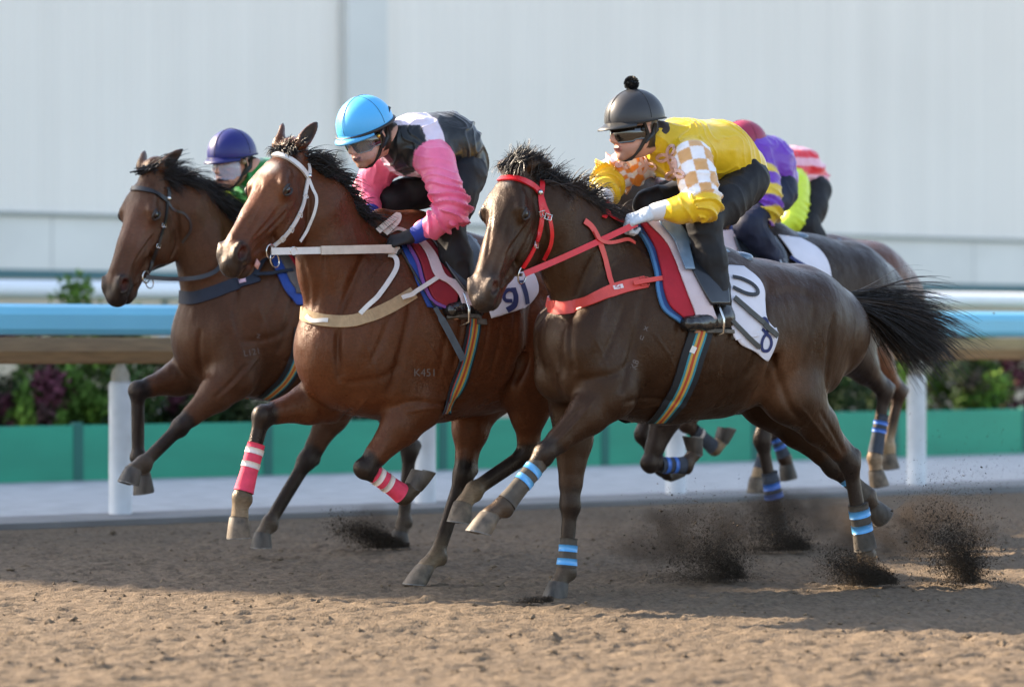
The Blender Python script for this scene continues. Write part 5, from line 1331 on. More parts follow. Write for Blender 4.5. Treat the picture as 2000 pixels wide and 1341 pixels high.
strap_px(h3, 'strap_end', [(1158, 452), (1166, 468), (1182, 475), (1202, 473), (1222, 469), (1236, 478)], .014, coral, n=24, off=.014)
hl = surf(h3, 1206, 562, .011); 
strap_px(h3, 'label_patch', [(1197, 564), (1216, 560)], .018, mat('label_white', (.7, .62, .62), .6), n=6, off=.0085, thick=.001)
text_px(h3, 'label_writing', 'KA', 1206, 562, 9, 10, mat('label_ink', (.4, .03, .05), .6), .012)
# saddle cloths: blue edged pad, red pad, chamois, saddle, white number cloth
patch_px(h3, 'blue_pad', [(1236, 442), (1262, 480), (1279, 530), (1284, 570), (1296, 605), (1328, 628)], [(1262, 440), (1300, 480), (1322, 530), (1330, 575), (1345, 610), (1352, 622)], padblue, off=.002, thick=.010)
strap_px(h3, 'blue_piping', [(1238, 446), (1262, 480), (1279, 530), (1284, 570), (1296, 605), (1328, 629)], .013, padedge, n=50, off=.005, thick=.012, mir=True)
patch_px(h3, 'red_pad', [(1246, 440), (1272, 480), (1288, 530), (1294, 570), (1306, 600), (1332, 622)], [(1300, 440), (1330, 480), (1345, 530), (1352, 575), (1360, 605), (1366, 622)], padred, off=.012, thick=.012)
patch_px(h3, 'chamois', [(1254, 438), (1290, 470), (1312, 510), (1323, 540), (1338, 580), (1355, 625)], [(1278, 438), (1310, 470), (1330, 510), (1352, 545), (1378, 585), (1392, 625)], chamois, n=36, off=.026, thick=.006)
patch_px(h3, 'saddle_flap', [(1292, 446), (1318, 480), (1336, 520), (1356, 560), (1378, 600)], [(1360, 446), (1390, 480), (1402, 520), (1410, 560), (1414, 600)], saddlem, off=.036, thick=.010)
patch_px(h3, 'saddle_pommel_flap', [(1280, 447), (1302, 472), (1316, 500), (1330, 540)], [(1310, 444), (1330, 472), (1340, 500), (1348, 540)], saddleb, off=.047, thick=.006)
b = MB()
pr = [P3(1306, 450, .05), P3(1298, 446, .02), P3(1300, 441, -.03)]
b.tube([P3(1300, 446, .03) + .028 * V(math.cos(a) * .9, math.sin(a) * .5, math.sin(a) * .55) for a in np.linspace(0, 6.283, 22)], .008, 8, False); b.build('pommel_roll', mat('roll_grey', (.35, .34, .31), .6), r3, True)
def seat(ho, a, m, c, W=.10):
    P = ho['P']; fd = fieldbox([P(*a), P(*m), P(*c)], .007, .2)
    fd.seg(P(*a), P(*m), .045, .035, W * .7, W, V(0, 1, 0), k=.03); fd.seg(P(*m), P(*c), .035, .034, W, W * 1.15, V(0, 1, 0), k=.03)
    fd.ell(P(*c) + V(-.02, 0, .018), (.05, W * 1.2, .026), k=.03)
    return emit(fd, 'saddle_seat', saddleb, ho['root'], None)[0]
seat(h3, (1318, 462, 0), (1372, 488, 0), (1424, 512, 0))
cl3, Pn3, Nn3 = patch_px(h3, 'number_cloth', [(1398, 520), (1408, 560), (1416, 610), (1428, 650), (1434, 664)], [(1450, 524), (1482, 552), (1492, 590), (1497, 625), (1516, 650)], clothw, n=40, m=26, off=.010, thick=.004)
cl3b, _, _ = patch_px(h3, 'number_cloth_corner', [(1434, 656), (1444, 672), (1470, 685), (1494, 704)], [(1512, 640), (1515, 655), (1510, 675), (1496, 704)], clothw, n=16, m=12, off=.0095, thick=.004, parent=cl3)
bv3 = bulk_bvh([cl3, cl3b])
def on_cloth(ho, bv, name, px, width, mt, parent, n=30, thick=.002, off=.002):
    pts = []; nr = []; H_ = dict(fr=ho['fr'], bvh=bv)
    for q in catmull([V(*p, 0) for p in px], n):
        h = surf(H_, q[0], q[1], off) or surf(ho, q[0], q[1], .018)
        pts.append(h[0]); nr.append(h[1])
    b = MB(); ribbon(b, pts, nr, width, thick); return b.build(name, mt, parent)
on_cloth(h3, bv3, 'numeral', [(1488, 624), (1494, 622), (1499, 632), (1498, 648), (1490, 660), (1487, 674), (1490, 684), (1500, 684), (1506, 672), (1504, 660), (1497, 652), (1488, 642)], .013, navyp, cl3, 50, .0015)
on_cloth(h3, bv3, 'surcingle_loop', [(1430, 542), (1448, 546), (1468, 556), (1478, 568), (1474, 576), (1456, 574), (1430, 562)], .016, blkst, cl3, 40, .003, .006)
on_cloth(h3, bv3, 'surcingle_end', [(1432, 582), (1460, 606), (1490, 632), (1516, 656)], .023, mat('strap_grey', (.05, .05, .045), .6), cl3, 24, .004, .008)
on_cloth(h3, bv3, 'surcingle_end', [(1424, 622), (1446, 644), (1466, 664), (1482, 678)], .019, MATS['strap_grey'], cl3, 24, .004, .006)
strap_px(h3, 'girth', [(1374, 625), (1364, 660), (1352, 695), (1340, 735), (1322, 775), (1300, 806), (1286, 822)], .105, girthm, n=60, off=.004, thick=.006, mir=True, stripes=GIRTH)
strap_px(h3, 'girth_tag', [(1354, 676), (1349, 688)], .022, mat('tag_white', (.7, .7, .68), .7), n=6, off=.012, thick=.002)
text_px(h3, 'brand_number', 'K8', 1240, 712, 17, -70, brandm, .0012)
text_px(h3, 'brand_mark', 'x', 1262, 640, 18, 20, brandm, .0012)
text_px(h3, 'brand_mark', 'u', 1254, 658, 18, 20, brandm, .0012)

# ---------- middle horse: white bridle, tan breastplate
h2 = HORSES['2']; r2 = h2['root']; P2 = f2.P
head_strap(h2, 'browband', [(512, 314), (520, 304), (540, 303), (565, 312), (586, 328), (600, 346)], .022, whst, False, thick=.009)
head_strap(h2, 'headpiece', [(601, 350), (604, 334), (602, 320)], .018, whst)
o_, chk = head_strap(h2, 'cheekpiece', [(601, 346), (596, 372), (590, 402), (574, 436), (552, 464), (528, 484)], .016, whst, thick=.006)
head_strap(h2, 'throatlatch', [(603, 350), (610, 368), (618, 388), (614, 415), (602, 445), (585, 472)], .012, whst)
for q in ((594, 385, 90), (583, 420, 60), (566, 448, 50), (550, 465, 40)): buckle(h2, q[0], q[1], .016, .024, q[2], whst, o_, .009)
hh_ = surf(h2, 602, 345, .008); b = MB(); uv_sphere(b, hh_[0], .011, 12, 8); b.build('rosette', ironm, r2, True)
bc2, bm2, bn2 = bit(h2, 522, 490, 13, None)
hand2 = P2(768, 486, .15)
rr_ = [bc2 + V(0, .004, 0), bc2 * .6 + hand2 * .4, bc2 * .25 + hand2 * .75, hand2 + V(-.03, 0, -.006)]
free_strap('rein', rr_, .028, whst, r2, f2.Rm @ V(0, -1, .05), ho=h2)
mid_ = bc2 * .6 + hand2 * .4
free_strap('rein_grip', [mid_ + V(0, .004, 0), hand2 + V(0, .004, 0)], .034, cream, r2, f2.Rm @ V(0, -1, .05), .007, ho=h2)
ring('rein_ring', bc2 * .82 + hand2 * .18 + V(0, .004, 0), V(1, 0, 0), V(0, 0, 1), .016, .0022, ironm, r2)
fb2 = bm2(bc2); hf2 = P2(748, 462, -.04)
free_strap('rein', [fb2, near(h2, fb2 * .5 + hf2 * .5, .03)[0], hf2], .024, whst, r2, V(0, -1, .2))
free_strap('rein_loop', [P2(738, 452, .02), P2(752, 440, .03), P2(772, 424, .02), P2(778, 420, -.02), P2(776, 432, -.03), P2(762, 446, 0), P2(752, 456, .03)], .026, cream, r2, f2.Rm @ V(.1, -1, .4), .004, ho=h2)
free_strap('rein_loop', [P2(758, 455, .05), P2(775, 447, .06), P2(792, 452, .07), P2(800, 462, .09)], .020, cream, r2, f2.Rm @ V(.1, -.6, .7), .004)
e1, e2, e3 = h2['e']; ring('bit_lower_loop', bc2 + e1 * .004 - e3 * .042, e1, e3, .026, .0032, ironm, r2, sy=1.25)
th_ = surf(h2, 498, 512, .004); b = MB(); b.add([th_[0] + p for p in (V(0, 0, .012), V(-.014, .004, -.006), V(-.004, .006, -.030), V(.012, .004, -.016), V(0, .012, .012), V(-.014, .014, -.006), V(-.004, .014, -.030), V(.012, .014, -.016))], [[0, 1, 2, 3], [7, 6, 5, 4], [0, 4, 5, 1], [1, 5, 6, 2], [2, 6, 7, 3], [3, 7, 4, 0]]); b.build('tongue', mat('tongue', (.55, .28, .24), .4), r2, True)
bp, pts_, nr_ = strap_px(h2, 'breastplate', [(593, 612), (602, 618), (632, 626), (680, 628), (720, 618), (765, 598), (808, 572)], .050, tanst, n=50, thick=.007)
breast_wrap(h2, 'breastplate', pts_[0], nr_[0], pts_[-1], nr_[-1], .050, tanst)
strap_px(h2, 'breast_loop', [(602, 618), (612, 628), (628, 627), (642, 627)], .017, whst, n=12, off=.011, thick=.003)
strap_px(h2, 'neck_strap', [(758, 500), (772, 506), (774, 525), (760, 550), (738, 580), (704, 614)], .020, whst, n=36, off=.010, mir=True)
strap_px(h2, 'girth_strap', [(782, 586), (815, 570), (858, 544)], .018, whst, n=20, off=.030, thick=.004)
patch_px(h2, 'blue_pad', [(780, 478), (800, 520), (816, 560), (834, 600)], [(800, 478), (828, 520), (842, 560), (862, 604)], mat('pad_royal', (.012, .05, .26), .7, noise=.1, nscale=20), off=.002, thick=.010)
strap_px(h2, 'lilac_piping', [(791, 480), (812, 516), (824, 556), (842, 590), (874, 604)], .013, padlilac, n=40, off=.016, thick=.008, mir=True)
patch_px(h2, 'dark_red_pad', [(796, 478), (818, 516), (830, 556), (846, 588), (874, 602)], [(840, 478), (868, 516), (882, 550), (890, 576), (886, 598)], mat('pad_maroon', (.22, .008, .018), .8, noise=.1, nscale=25, bump=.3, bscale=60, bdist=.003), off=.014, thick=.012)
patch_px(h2, 'chamois', [(806, 478), (828, 506), (845, 545), (870, 560), (890, 580), (896, 600)], [(826, 478), (850, 510), (866, 545), (890, 556), (910, 580), (916, 600)], chamois, n=36, off=.030, thick=.006)
patch_px(h2, 'saddle_flap', [(832, 474), (852, 500), (870, 535), (900, 575)], [(910, 474), (930, 500), (936, 535), (940, 575)], saddlem, off=.038, thick=.010)
seat(h2, (842, 470, 0), (900, 478, 0), (960, 492, 0))
cl2, _, _ = patch_px(h2, 'number_cloth', [(925, 535), (935, 560), (945, 590), (958, 622)], [(1030, 528), (1044, 545), (1048, 575), (1020, 603)], clothw, n=24, m=34, off=.010, thick=.004)
bv2 = bulk_bvh([cl2])
on_cloth(h2, bv2, 'numeral', [(1018, 548), (1026, 572), (1030, 594)], .026, navyp, cl2, 16, .0015)
on_cloth(h2, bv2, 'numeral', [(1002, 562), (1007, 580), (1004, 596), (990, 606)], .024, navyp, cl2, 20, .0015)
on_cloth(h2, bv2, 'numeral', [(1004, 570), (993, 566), (984, 574), (986, 586), (1000, 588)], .016, navyp, cl2, 20, .0018)
strap_px(h2, 'girth', [(926, 612), (922, 650), (912, 695), (898, 740), (880, 780), (868, 806)], .075, girthm, n=60, off=.004, thick=.006, mir=True, stripes=[(2, (.010, .012, .016)), (1, (.4, .04, .04))] + GIRTH[1:-1] + [(1.5, (.01, .012, .016))])
text_px(h2, 'brand_number', 'K451', 830, 728, 21, 0, brandm, .0012)
# ---------- leftmost horse: black bridle, navy breastplate
h1 = HORSES['1']; r1 = h1['root']; P1 = f1.P
head_strap(h1, 'browband', [(247, 377), (256, 369), (280, 370), (304, 378), (326, 392)], .022, blkst, False, thick=.007)
head_strap(h1, 'headpiece', [(327, 395), (330, 380), (328, 366)], .018, blkst)
o_, chk = head_strap(h1, 'cheekpiece', [(326, 392), (323, 425), (314, 460), (302, 498), (290, 528)], .015, blkst, thick=.005)
head_strap(h1, 'throatlatch', [(328, 396), (340, 410), (358, 416), (370, 430), (372, 450), (356, 474)], .011, blkst)
for q in ((318, 440, 80), (308, 480, 70)): buckle(h1, q[0], q[1], .016, .022, q[2], ironm, o_, .008)
hh_ = surf(h1, 328, 388, .008); b = MB(); uv_sphere(b, hh_[0], .012, 12, 8); b.build('rosette', ironm, r1, True)
bc1, bm1, bn1 = bit(h1, 279, 541, 11, None)
e1, e2, e3 = h1['e']; ring('bit_lower_loop', bc1 + e1 * .010 - e3 * .034, e1, e3, .024, .003, ironm, r1, sy=1.2)
hand1 = P1(440, 486, .12)
free_strap('rein', [bc1, P1(340, 545, .14), P1(392, 541, .15), P1(428, 524, .15), hand1], .020, blkst, r1, f1.Rm @ V(0, -1, .1), ho=h1)
fb1 = bm1(bc1); free_strap('rein', [fb1, near(h1, fb1 * .5 + P1(410, 470, -.05) * .5, .03)[0], P1(410, 470, -.05)], .018, blkst, r1, V(0, -1, .2))
bp, pts_, nr_ = strap_px(h1, 'breastplate', [(346, 577), (354, 580), (380, 582), (420, 570), (460, 555), (505, 541)], .060, navst, n=50, thick=.007)
breast_wrap(h1, 'breastplate', pts_[0], nr_[0], pts_[-1], nr_[-1], .058, navst)
strap_px(h1, 'label_patch', [(467, 552), (480, 548)], .028, mat('label_pink', (.6, .42, .5), .6), n=6, off=.010, thick=.001)
strap_px(h1, 'neck_strap', [(525, 490), (520, 505), (508, 520), (498, 540)], .022, navst, n=20, off=.010, mir=True)
strap_px(h1, 'girth_strap', [(500, 542), (530, 538), (570, 532)], .018, navst, n=20, off=.020, thick=.004)
patch_px(h1, 'blue_pad', [(524, 492), (538, 530), (558, 570), (580, 596)], [(545, 492), (562, 530), (584, 570), (600, 596)], MATS['pad_royal'], off=.002, thick=.010)
patch_px(h1, 'grey_pad', [(538, 492), (553, 520), (565, 550), (580, 575)], [(560, 490), (578, 520), (592, 550), (600, 575)], mat('pad_grey', (.10, .09, .085), .8, noise=.2, nscale=20), off=.010, thick=.010)
patch_px(h1, 'red_pad', [(550, 488), (568, 512), (582, 540), (595, 565)], [(590, 488), (610, 512), (620, 540), (625, 565)], padred, off=.018, thick=.010)
seat(h1, (590, 480, 0), (640, 485, 0), (690, 500, 0))
strap_px(h1, 'girth', [(590, 640), (585, 680), (574, 715), (555, 745), (530, 768), (518, 776)], .080, girthm, n=50, off=.004, thick=.006, mir=True, stripes=GIRTH)
text_px(h1, 'brand_number', 'L121', 492, 688, 17, -10, brandm, .0012)
text_px(h1, 'brand_mark', 'z', 505, 655, 17, 10, brandm, .0012)
# ---------- the nearly black horse behind: white cloth
h4 = HORSES['4']; r4 = h4['root']; P4 = f4.P
patch_px(h4, 'chamois', [(1400, 455), (1412, 500), (1420, 560)], [(1450, 450), (1470, 500), (1480, 560)], chamois, off=.006, thick=.008)
cl4, _, _ = patch_px(h4, 'number_cloth', [(1518, 462), (1545, 500), (1560, 540), (1570, 600)], [(1562, 468), (1598, 490), (1618, 525), (1625, 600)], clothw, n=24, m=16, off=.010, thick=.004)
strap_px(h4, 'cloth_border', [(1540, 505), (1565, 520), (1590, 535)], .02, navyp, n=14, off=.017, thick=.002)
patch_px(h4, 'saddle_flap', [(1430, 470), (1440, 500), (1450, 540)], [(1510, 470), (1530, 500), (1535, 540)], saddlem, off=.020, thick=.010)
seat(h4, (1440, 462, 0), (1490, 462, 0), (1535, 470, 0), .12)
# irons and stirrup leathers for every rider
for k_, ho in (('a', h3), ('b', h2), ('c', h1), ('d', h4), ('e', HORSES['5'])):
    J = JK[k_]['J']
    for s_, sg in (('n', 1), ('f', -1)):
        an, toe, kn = J['an' + s_], J['toe' + s_], J['kn' + s_]; d = nrm(an - kn); t = nrm(toe - an); bal = an + t * .065 + d * .050
        up_ = V(0, 0, 1); lat = nrm(np.cross(t, d)); lat = lat if lat[1] * sg > 0 else -lat
        top = bal + V(-.015, -sg * .01, .125)
        b = MB(); lo = bal + nrm(d) * .012
        b.tube([top, bal + lat * .030 + V(0, 0, .085), bal + lat * .056 + V(0, 0, .03), lo + lat * .052 - V(0, 0, .012), lo - V(0, 0, .016), lo - lat * .052 - V(0, 0, .012), bal - lat * .056 + V(0, 0, .03), bal - lat * .030 + V(0, 0, .085), top], .0052, 8, False)
        st = b.build('stirrup', ironm, ho['root'], True)
        b = MB(); ribbon(b, catmull([top, near(ho, top + V(-.01, -sg * .02, .15), .05)[0], near(ho, V(top[0] - .02, sg * .12, top[2] + .36), .045)[0]], 12), [V(0, sg, .2)] * 12, .022, .004)
        link('stirrup_leather', mesh_np('stirrup_leather', b.v, b.f, blkst, False), st)
h5 = HORSES['5']; seat(h5, (1520, 470, 0), (1560, 470, 0), (1605, 478, 0), .12)
# ---------- riding whip in the hand of the jockey in pink
wb = empty('riding_whip', tuple(f2.W(P2(790, 500, .16)))); wb.rotation_euler = r2.rotation_euler; tag(wb, 'thin dark whip with a padded flap held beside the white bridled horse', 'whip')
w0 = P2(790, 500, .16); wp = [P2(782, 486, .14) - w0, P2(818, 548, .24) - w0, P2(850, 600, .30) - w0]
b = MB(); b.tube(wp, [.007, .0055, .005], 8); b.build('shaft', mat('whip_black', (.012, .014, .018), .4), wb, True)
b = MB(); ribbon(b, catmull([wp[2], P2(878, 650, .32) - w0, P2(905, 702, .33) - w0], 14), [f2.Rm @ V(0, -1, 0)] * 14, [.018] * 3 + [.028] * 11, .010); b.build('flap', mat('whip_flap', (.045, .065, .09), .5, noise=.2, nscale=40), wb)
b = MB(); q0 = P2(1262, 830, .0)
# ---------- leg wraps
def wrap(ho, i, t0, t1, mt, bands=(), r=.0362, flare=0):
    t1 = min(t1, .93)
    lg = ho['legs'][i]; a, b_ = lg['kn'], lg['fe']; d = b_ - a; fw = lg['fwd']; wl_ = lg['wl']
    def tube(t0, t1, r_, name, m_, par, n=7):
        b = MB(); K = 20; vs = []; N_ = n
        for i in range(N_):
            t = t0 + (t1 - t0) * i / (N_ - 1); c = a + d * t - fw * .0075
            f_ = 1 + .20 * max(0, (t - .74) / .26) + .10 * max(0, (.22 - t) / .22) + .012 * math.sin(i * 5.1)
            for j in range(K):
                q = 2 * math.pi * j / K; vs.append(c + fw * math.cos(q) * r_ * 1.04 * f_ + wl_ * math.sin(q) * r_ * .88 * f_)
        fs = [[i * K + j, i * K + (j + 1) % K, (i + 1) * K + (j + 1) % K, (i + 1) * K + j] for i in range(N_ - 1) for j in range(K)] + [list(range(K)), list(range((N_ - 1) * K, N_ * K))[::-1]]
        b.add(vs, fs); return b.build(name, m_, par, True)
    w_ = tube(t0, t1, r, 'leg_wrap', mt, ho['root'], 14)
    for (b0, b1, bm) in bands: tube(b0, b1, r + .0028, 'tape_band', bm, w_, 3)
wgrey = mat('wrap_grey', (.075, .063, .050), .9, noise=.3, nscale=30, bump=.5, bscale=120, bdist=.002)
wblue = mat('tape_blue', (.10, .36, .70), .35, noise=.1, nscale=30, coat=.2)
wpink = mat('wrap_pink', (.66, .045, .10), .75, noise=.14, nscale=30, bump=.5, bscale=110, bdist=.002)
wwhite = mat('tape_white', (.68, .60, .56), .6, noise=.1, nscale=40)
wnavy = mat('wrap_slate', (.045, .055, .075), .9, noise=.3, nscale=30, bump=.4, bscale=120, bdist=.002)
wb2 = mat('tape_royal', (.05, .16, .55), .4, noise=.1, nscale=30)
wrap(h3, 0, .14, 1.0, wgrey, ((.26, .36, wblue), (.46, .56, wblue)))
wrap(h3, 1, .50, 1.0, wgrey, ((.60, .70, wblue), (.80, .90, wblue)))
wrap(h3, 2, .44, 1.0, wgrey, ((.50, .58, wblue), (.66, .74, wblue)), .0435)
wrap(h3, 3, .20, 1.0, wgrey, ((.30, .42, wblue),))
wrap(h2, 0, .20, 1.06, wpink, ((.27, .38, wwhite), (.50, .61, wwhite)))
wrap(h2, 1, .34, 1.05, wpink, ((.40, .47, wwhite), (.57, .64, wwhite)))
wrap(h4, 0, .30, 1.0, wnavy, ((.40, .50, wb2), (.62, .72, wb2)))
wrap(h4, 1, .30, 1.0, wnavy, ())
wrap(h4, 2, .34, 1.0, wnavy, ((.44, .50, wb2), (.56, .62, wb2)))
wrap(h4, 3, .50, 1.0, wnavy, ((.66, .76, wb2), (.82, .9, wb2)), .043)
wrap(h5, 0, .25, 1.0, wnavy, ((.40, .48, wwhite),))
wrap(h5, 1, .20, .95, wnavy, ((.30, .42, wb2), (.54, .66, wb2)))
wrap(h5, 3, .30, 1.0, wnavy, ())
# ---------- manes, forelocks and tails
def crest(ho, px): return [ho['P'](*q) for q in px]
cr3 = crest(h3, [(1018, 325, 0), (1050, 348, 0), (1090, 372, .0), (1130, 392, 0), (1170, 418, 0), (1205, 446, 0)])
def dm3(t): return V(-.45 - .3 * t, .05 + .10 * math.sin(t * 23), 1.0 - .45 * t)
mane(h3, cr3, 3200, dm3, lambda t: .088 + .03 * math.sin(3.1 * t) + .028 * math.sin(31 * t), hairblk, .0036, 1.1, 3, .026)
mane(h3, cr3, 800, dm3, lambda t: .105 + .03 * math.sin(27 * t), hairbrn, .0036, 1.1, 33, .026)
mane(h3, cr3[1:], 700, lambda t: V(-.7, .55, .25), lambda t: .15, hairbrn, .005, 1.0, 6, .03)
fl3 = [h3['H'](u, -.01, w_) for u, w_ in ((-.02, -.035), (.0, .0), (-.01, .045))]
mane(h3, fl3, 700, lambda t: V(-.55, .10, .85), lambda t: .11, hairblk, .005, 1.0, 8, .018)
mane(h3, fl3, 160, lambda t: V(.35, (t - .5) * .8, .6), lambda t: .10, hairblk, .004, 2.4, 9, .014)
cr2 = crest(h2, [(590, 305, 0), (625, 330, 0), (652, 365, 0), (680, 402, 0), (712, 438, 0), (745, 462, 0)])
mane(h2, cr2, 2400, lambda t: V(-.85, .10 + .1 * math.sin(t * 19), .62 - .5 * t), lambda t: .13 + .02 * math.sin(t * 29), hairblk, .0048, 1.1, 12, .024)
fl2 = [h2['H'](u, -.01, w_) for u, w_ in ((.0, -.03), (.02, .0), (.0, .035))]
mane(h2, fl2, 600, lambda t: V(-.35, .05, .55), lambda t: .075, hairblk, .005, 1.6, 14, .018)
mane(h2, fl2, 350, lambda t: V(.2, (t - .5) * 1.0, .4), lambda t: .06, hairblk, .005, 2.0, 15, .015)
cr1 = crest(h1, [(300, 340, 0), (345, 350, 0), (385, 365, 0), (415, 390, 0), (440, 420, 0), (460, 455, 0)])
mane(h1, cr1, 2400, lambda t: V(-.9, .25 + .1 * math.sin(t * 17), .42 - .5 * t), lambda t: .20, hairblk, .0055, 1.1, 17, .026)
fl1 = [h1['H'](u, -.01, w_) for u, w_ in ((.0, -.03), (.0, .0), (-.01, .035))]
mane(h1, fl1, 900, lambda t: V(-.75, .2, .5), lambda t: .14, hairblk, .006, 1.0, 19, .02)
cr4 = crest(h4, [(1240, 355, 0), (1270, 375, 0), (1300, 400, 0), (1330, 425, 0)])
mane(h4, cr4, 900, lambda t: V(-.9, .1, .4), lambda t: .15, hairblk, .008, .8, 21, .025)
cr5 = crest(h5, [(1285, 385, 0), (1310, 400, 0), (1340, 420, 0), (1370, 435, 0)])
mane(h5, cr5, 700, lambda t: V(-.9, .1, .4), lambda t: .15, hairblk, .008, .8, 22, .025)
def tail(ho, dock, path, n, L0, L1, wd, seedn, mt=hairblk, droop=.35, spread=.10):
    r = np.random.default_rng(seedn); C = catmull([ho['P'](*q) for q in path], 40); ro = []; di = []; le = []
    core = MB(); core.tube([C[i] for i in range(0, 14)], [.034 - .0018 * i for i in range(14)], 10); 
    for i in range(n):
        t = r.random() ** 1.6 * .42; k = int(t * 39); p = C[k]; a = r.uniform(0, 6.283)
        q = V(0, math.cos(a), math.sin(a)) * r.uniform(.2, 1) * (.030 * (1 - t)); d = nrm(C[min(39, k + 12)] - C[k])
        ro.append(p + q); di.append(d + r.normal(size=3) * spread + q * 1.8); le.append(r.uniform(L0, L1) * (1 - .25 * t))
    o = strands('tail', ho['root'], ro, di, le, mt, wd, 10, droop, .34, seedn, clump=.7)
    me = mesh_np('dock', core.v, core.f, mt, True); link('dock', me, o); return o
tail(h3, None, [(1648, 586, 0), (1672, 590, 0), (1720, 598, 0), (1780, 622, 0), (1850, 668, 0)], 2700, .30, .68, .0034, 31, droop=.46, spread=.030)
tail_brown = tail(h3, None, [(1648, 586, 0), (1672, 590, 0), (1720, 598, 0), (1780, 625, 0), (1850, 680, 0)], 500, .45, .74, .003, 36, hairbrn, droop=.52, spread=.05)
tail(h4, None, [(1722, 520, 0), (1742, 560, 0), (1770, 588, 0), (1810, 610, 0)], 700, .2, .42, .006, 32)
tail(h5, None, [(1764, 545, 0), (1785, 560, 0), (1830, 580, 0)], 60, .1, .16, .004, 33)
tail(h2, None, [(1165, 560, 0), (1190, 600, 0), (1215, 650, 0)], 500, .3, .5, .008, 34)
tail(h1, None, [(858, 540, 0), (885, 570, 0), (920, 600, 0)], 500, .3, .5, .008, 35)

# braid knots on the yellow jacket, and the rider's name on the blue helmet
jb = bulk_bvh([JK['a']['jacket']]); knot = mat('braid_pink', (.66, .42, .36), .6, noise=.1, nscale=60, bump=.3, bscale=120, bdist=.002)
for (px, py, rr, ro) in ((1262, 322, 17, .2), (1306, 306, 19, .9), (1318, 336, 17, .4), (1216, 318, 11, .6)):
    on_cloth(dict(fr=f3, bvh=jb), jb, 'braid_knot', clover(px, py, rr, ro), .013, knot, JK['a']['root'], 60, .004, .001)
hb2 = bulk_bvh([JK['b']['helm']])
text_px(dict(fr=f2, bvh=hb2, root=r2), 'helmet_lettering', 'ZAC PUR', 733, 243, 9.5, 14, mat('lettering_white', (.75, .8, .85), .5), .0012, parent=JK['b']['helm'], bvh=hb2)
# ================================================================ FLYING SAND
clodm = mat('flying_sand', (.070, .055, .042), .95, noise=.3, nscale=50, spec=.1)
def spray(label, org, d, n, speed, spread, size, seedn, flat=.35, up=.0, thick=.6):
    """clods thrown by a hoof: org on the ground, d the mean direction they fly"""
    r = np.random.default_rng(seedn); d = np.array(d, float)
    t = r.random(n) ** .75; vel = d[None] * (speed * r.uniform(.35, 1.1, n))[:, None] + r.normal(size=(n, 3)) * spread * V(1, .7, .8)
    lump = r.normal(size=(60, 3)) * spread * 1.3; vel += lump[r.integers(0, 60, n)] * .7
    p = org + vel * t[:, None] + V(0, 0, -.05) * (t ** 2)[:, None]
    p[:, 2] = np.where(p[:, 2] < .004, r.random(n) ** 2 * .02 + .002, p[:, 2])
    s = size * r.uniform(.4, 1.3, n) * np.where(r.random(n) < .04, 2.4, 1.0)
    base = V(*[0]) if False else np.array([[1, 1, 1], [1, -1, -1], [-1, 1, -1], [-1, -1, 1]]) * .7
    q = r.normal(size=(n, 3, 3)); v = p[:, None, :] + (base[None] @ q) * s[:, None, None] * .5 - org
    f = np.array([[0, 1, 2], [0, 3, 1], [0, 2, 3], [1, 3, 2]]); f = (f[None] + 4 * np.arange(n)[:, None, None]).reshape(-1, 3)
    o = link('flying_sand', mesh_np('flying_sand', v.reshape(-1, 3), f, clodm, False)); o.location = tuple(org)
    tag(o, label, 'sand spray', kind='stuff'); return o
def gp(px, py): Y = F * CAMZ / (py - CY); return V((px - CX) / F * Y, Y, 0)
hb = -f3.h                                             # backwards along the track

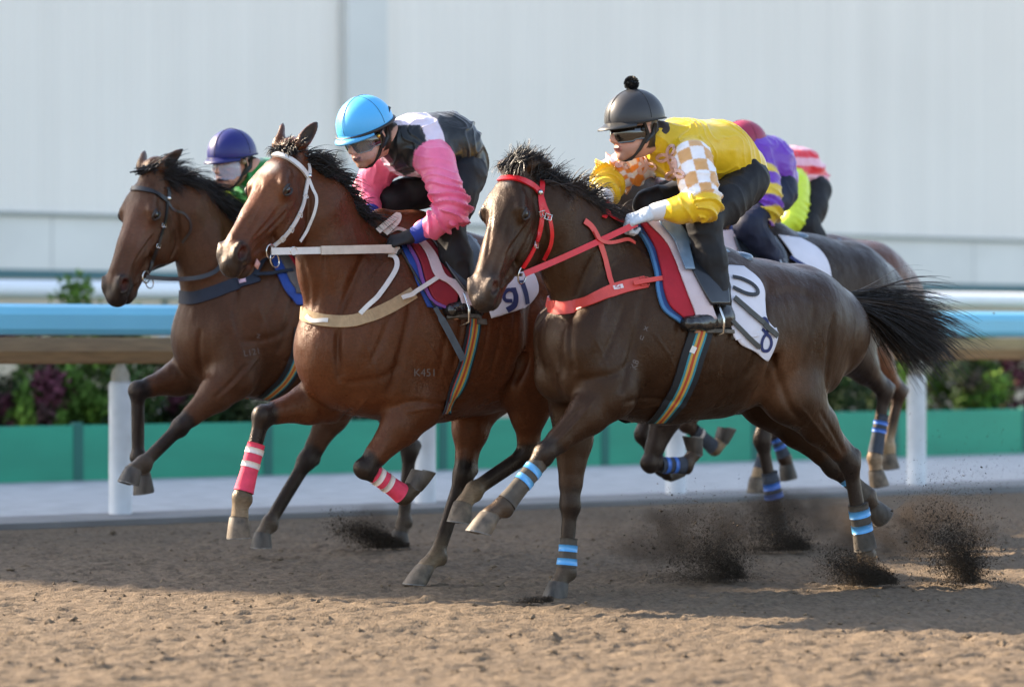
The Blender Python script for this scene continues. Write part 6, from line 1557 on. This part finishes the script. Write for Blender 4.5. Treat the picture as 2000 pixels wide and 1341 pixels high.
def puff(label, blobs, dens, seedn, col=(.30, .24, .19)):
    """a cloud of fine dust, denser towards its middle by the noise of its own body"""
    C0 = np.mean([b[0] for b in blobs], 0); fd = Field(np.min([b[0] - b[1] for b in blobs], 0) - .1, np.max([b[0] + b[1] for b in blobs], 0) + .1, .03)
    for c, r in blobs: fd.ell(c, r, k=.08)
    fd.cut(V(0, 0, .004), V(0, 0, -1))
    v, f, _ = fd.nets(3); m = bpy.data.materials.new('dust'); m.use_nodes = True; N = m.node_tree.nodes; L = m.node_tree.links
    N.remove(N['Principled BSDF']); pv = N.new('ShaderNodeVolumePrincipled'); pv.inputs['Color'].default_value = (*col, 1); pv.inputs['Anisotropy'].default_value = .2
    tc = N.new('ShaderNodeTexCoord'); nz = N.new('ShaderNodeTexNoise'); nz.inputs['Scale'].default_value = 7; nz.inputs['Detail'].default_value = 3
    mp = N.new('ShaderNodeMapping'); mp.inputs['Location'].default_value = (seedn, 0, 0); L.new(tc.outputs['Object'], mp.inputs[0]); L.new(mp.outputs[0], nz.inputs['Vector'])
    mr = N.new('ShaderNodeMapRange'); mr.inputs[1].default_value = .42; mr.inputs[2].default_value = .72; mr.inputs[3].default_value = 0; mr.inputs[4].default_value = dens
    # fades to nothing before it reaches the cloud's own boundary
    gr = N.new('ShaderNodeTexCoord'); sp_ = N.new('ShaderNodeVectorMath'); sp_.operation = 'LENGTH'
    mg = N.new('ShaderNodeMapping'); mg.vector_type = 'POINT'; ext = (v.max(0) - v.min(0)) / 2; ctr = (v.max(0) + v.min(0)) / 2 - C0
    mg.inputs['Location'].default_value = tuple(-ctr / ext); mg.inputs['Scale'].default_value = tuple(1 / ext); L.new(gr.outputs['Object'], mg.inputs[0]); L.new(mg.outputs[0], sp_.inputs[0])
    fa = N.new('ShaderNodeMapRange'); fa.inputs[1].default_value = .95; fa.inputs[2].default_value = .25; L.new(sp_.outputs['Value'], fa.inputs[0])
    mu = N.new('ShaderNodeMath'); mu.operation = 'MULTIPLY'; L.new(nz.outputs['Fac'], mr.inputs[0]); L.new(mr.outputs[0], mu.inputs[0]); L.new(fa.outputs[0], mu.inputs[1])
    L.new(mu.outputs[0], pv.inputs['Density']); L.new(pv.outputs[0], N['Material Output'].inputs['Volume'])
    o = link('dust_cloud', mesh_np('dust_cloud', v - C0, f, m)); o.location = tuple(C0); tag(o, label, 'dust cloud', kind='stuff'); return o
hd = f3.h
away = V(.06, .20, 0)
spray('dark fan of sand thrown by the near hind hoof of the nearest horse', gp(1735, 1146) + away, hd * .95 + V(0, 0, .40), 42000, .38, .034, .0022, 1)
spray('cloud of sand thrown up at the right edge behind the nearest horse', gp(1900, 1138), hd * .50 + V(0, 0, .80), 42000, .40, .085, .0022, 3)
spray('cloud of sand kicked up under the belly of the nearest horse', gp(1450, 1128), hd * .85 + V(0, 0, .55), 32000, .42, .085, .0022, 4)
spray('sand kicked up by the hooves of the nearly black horse', gp(1580, 1072), hd * .85 + V(0, 0, .42), 24000, .50, .080, .0024, 5)
spray('small fan of sand by the hind hoof of the leftmost horse', gp(800, 1068), hd * 1.0 + V(0, 0, .40), 26000, .42, .034, .0024, 6)
spray('little burst of sand at the standing fore hoof of the nearest horse', gp(1080, 1174), hd * 1.0 + V(0, 0, .06), 1800, .16, .022, .0028, 7)
spray('fine grit flying behind the horses on the right', gp(1900, 1060), -hd * .2 + V(0, 0, .9), 1600, 1.0, .30, .0026, 8)
DC = (.085, .068, .055)
puff('low dust hanging between the legs of the nearest horse', [(gp(1250, 1120) + V(0, 0, .10), V(.30, .22, .20)), (gp(1400, 1112) + V(0, 0, .13), V(.28, .22, .22))], 14, 1, DC)
puff('brown dust behind the hind hooves of the nearest horse', [(gp(1660, 1125) + V(0, .1, .12), V(.24, .18, .20)), (gp(1850, 1122) + V(0, 0, .15), V(.26, .2, .24))], 22, 4, DC)
puff('dust round the hooves of the nearly black horse', [(gp(1540, 1064) + V(0, 0, .12), V(.34, .26, .20))], 16, 8, DC)
puff('thin dust at the hind hoof of the leftmost horse', [(gp(735, 1060) + V(0, 0, .08), V(.22, .16, .14))], 18, 3, DC)
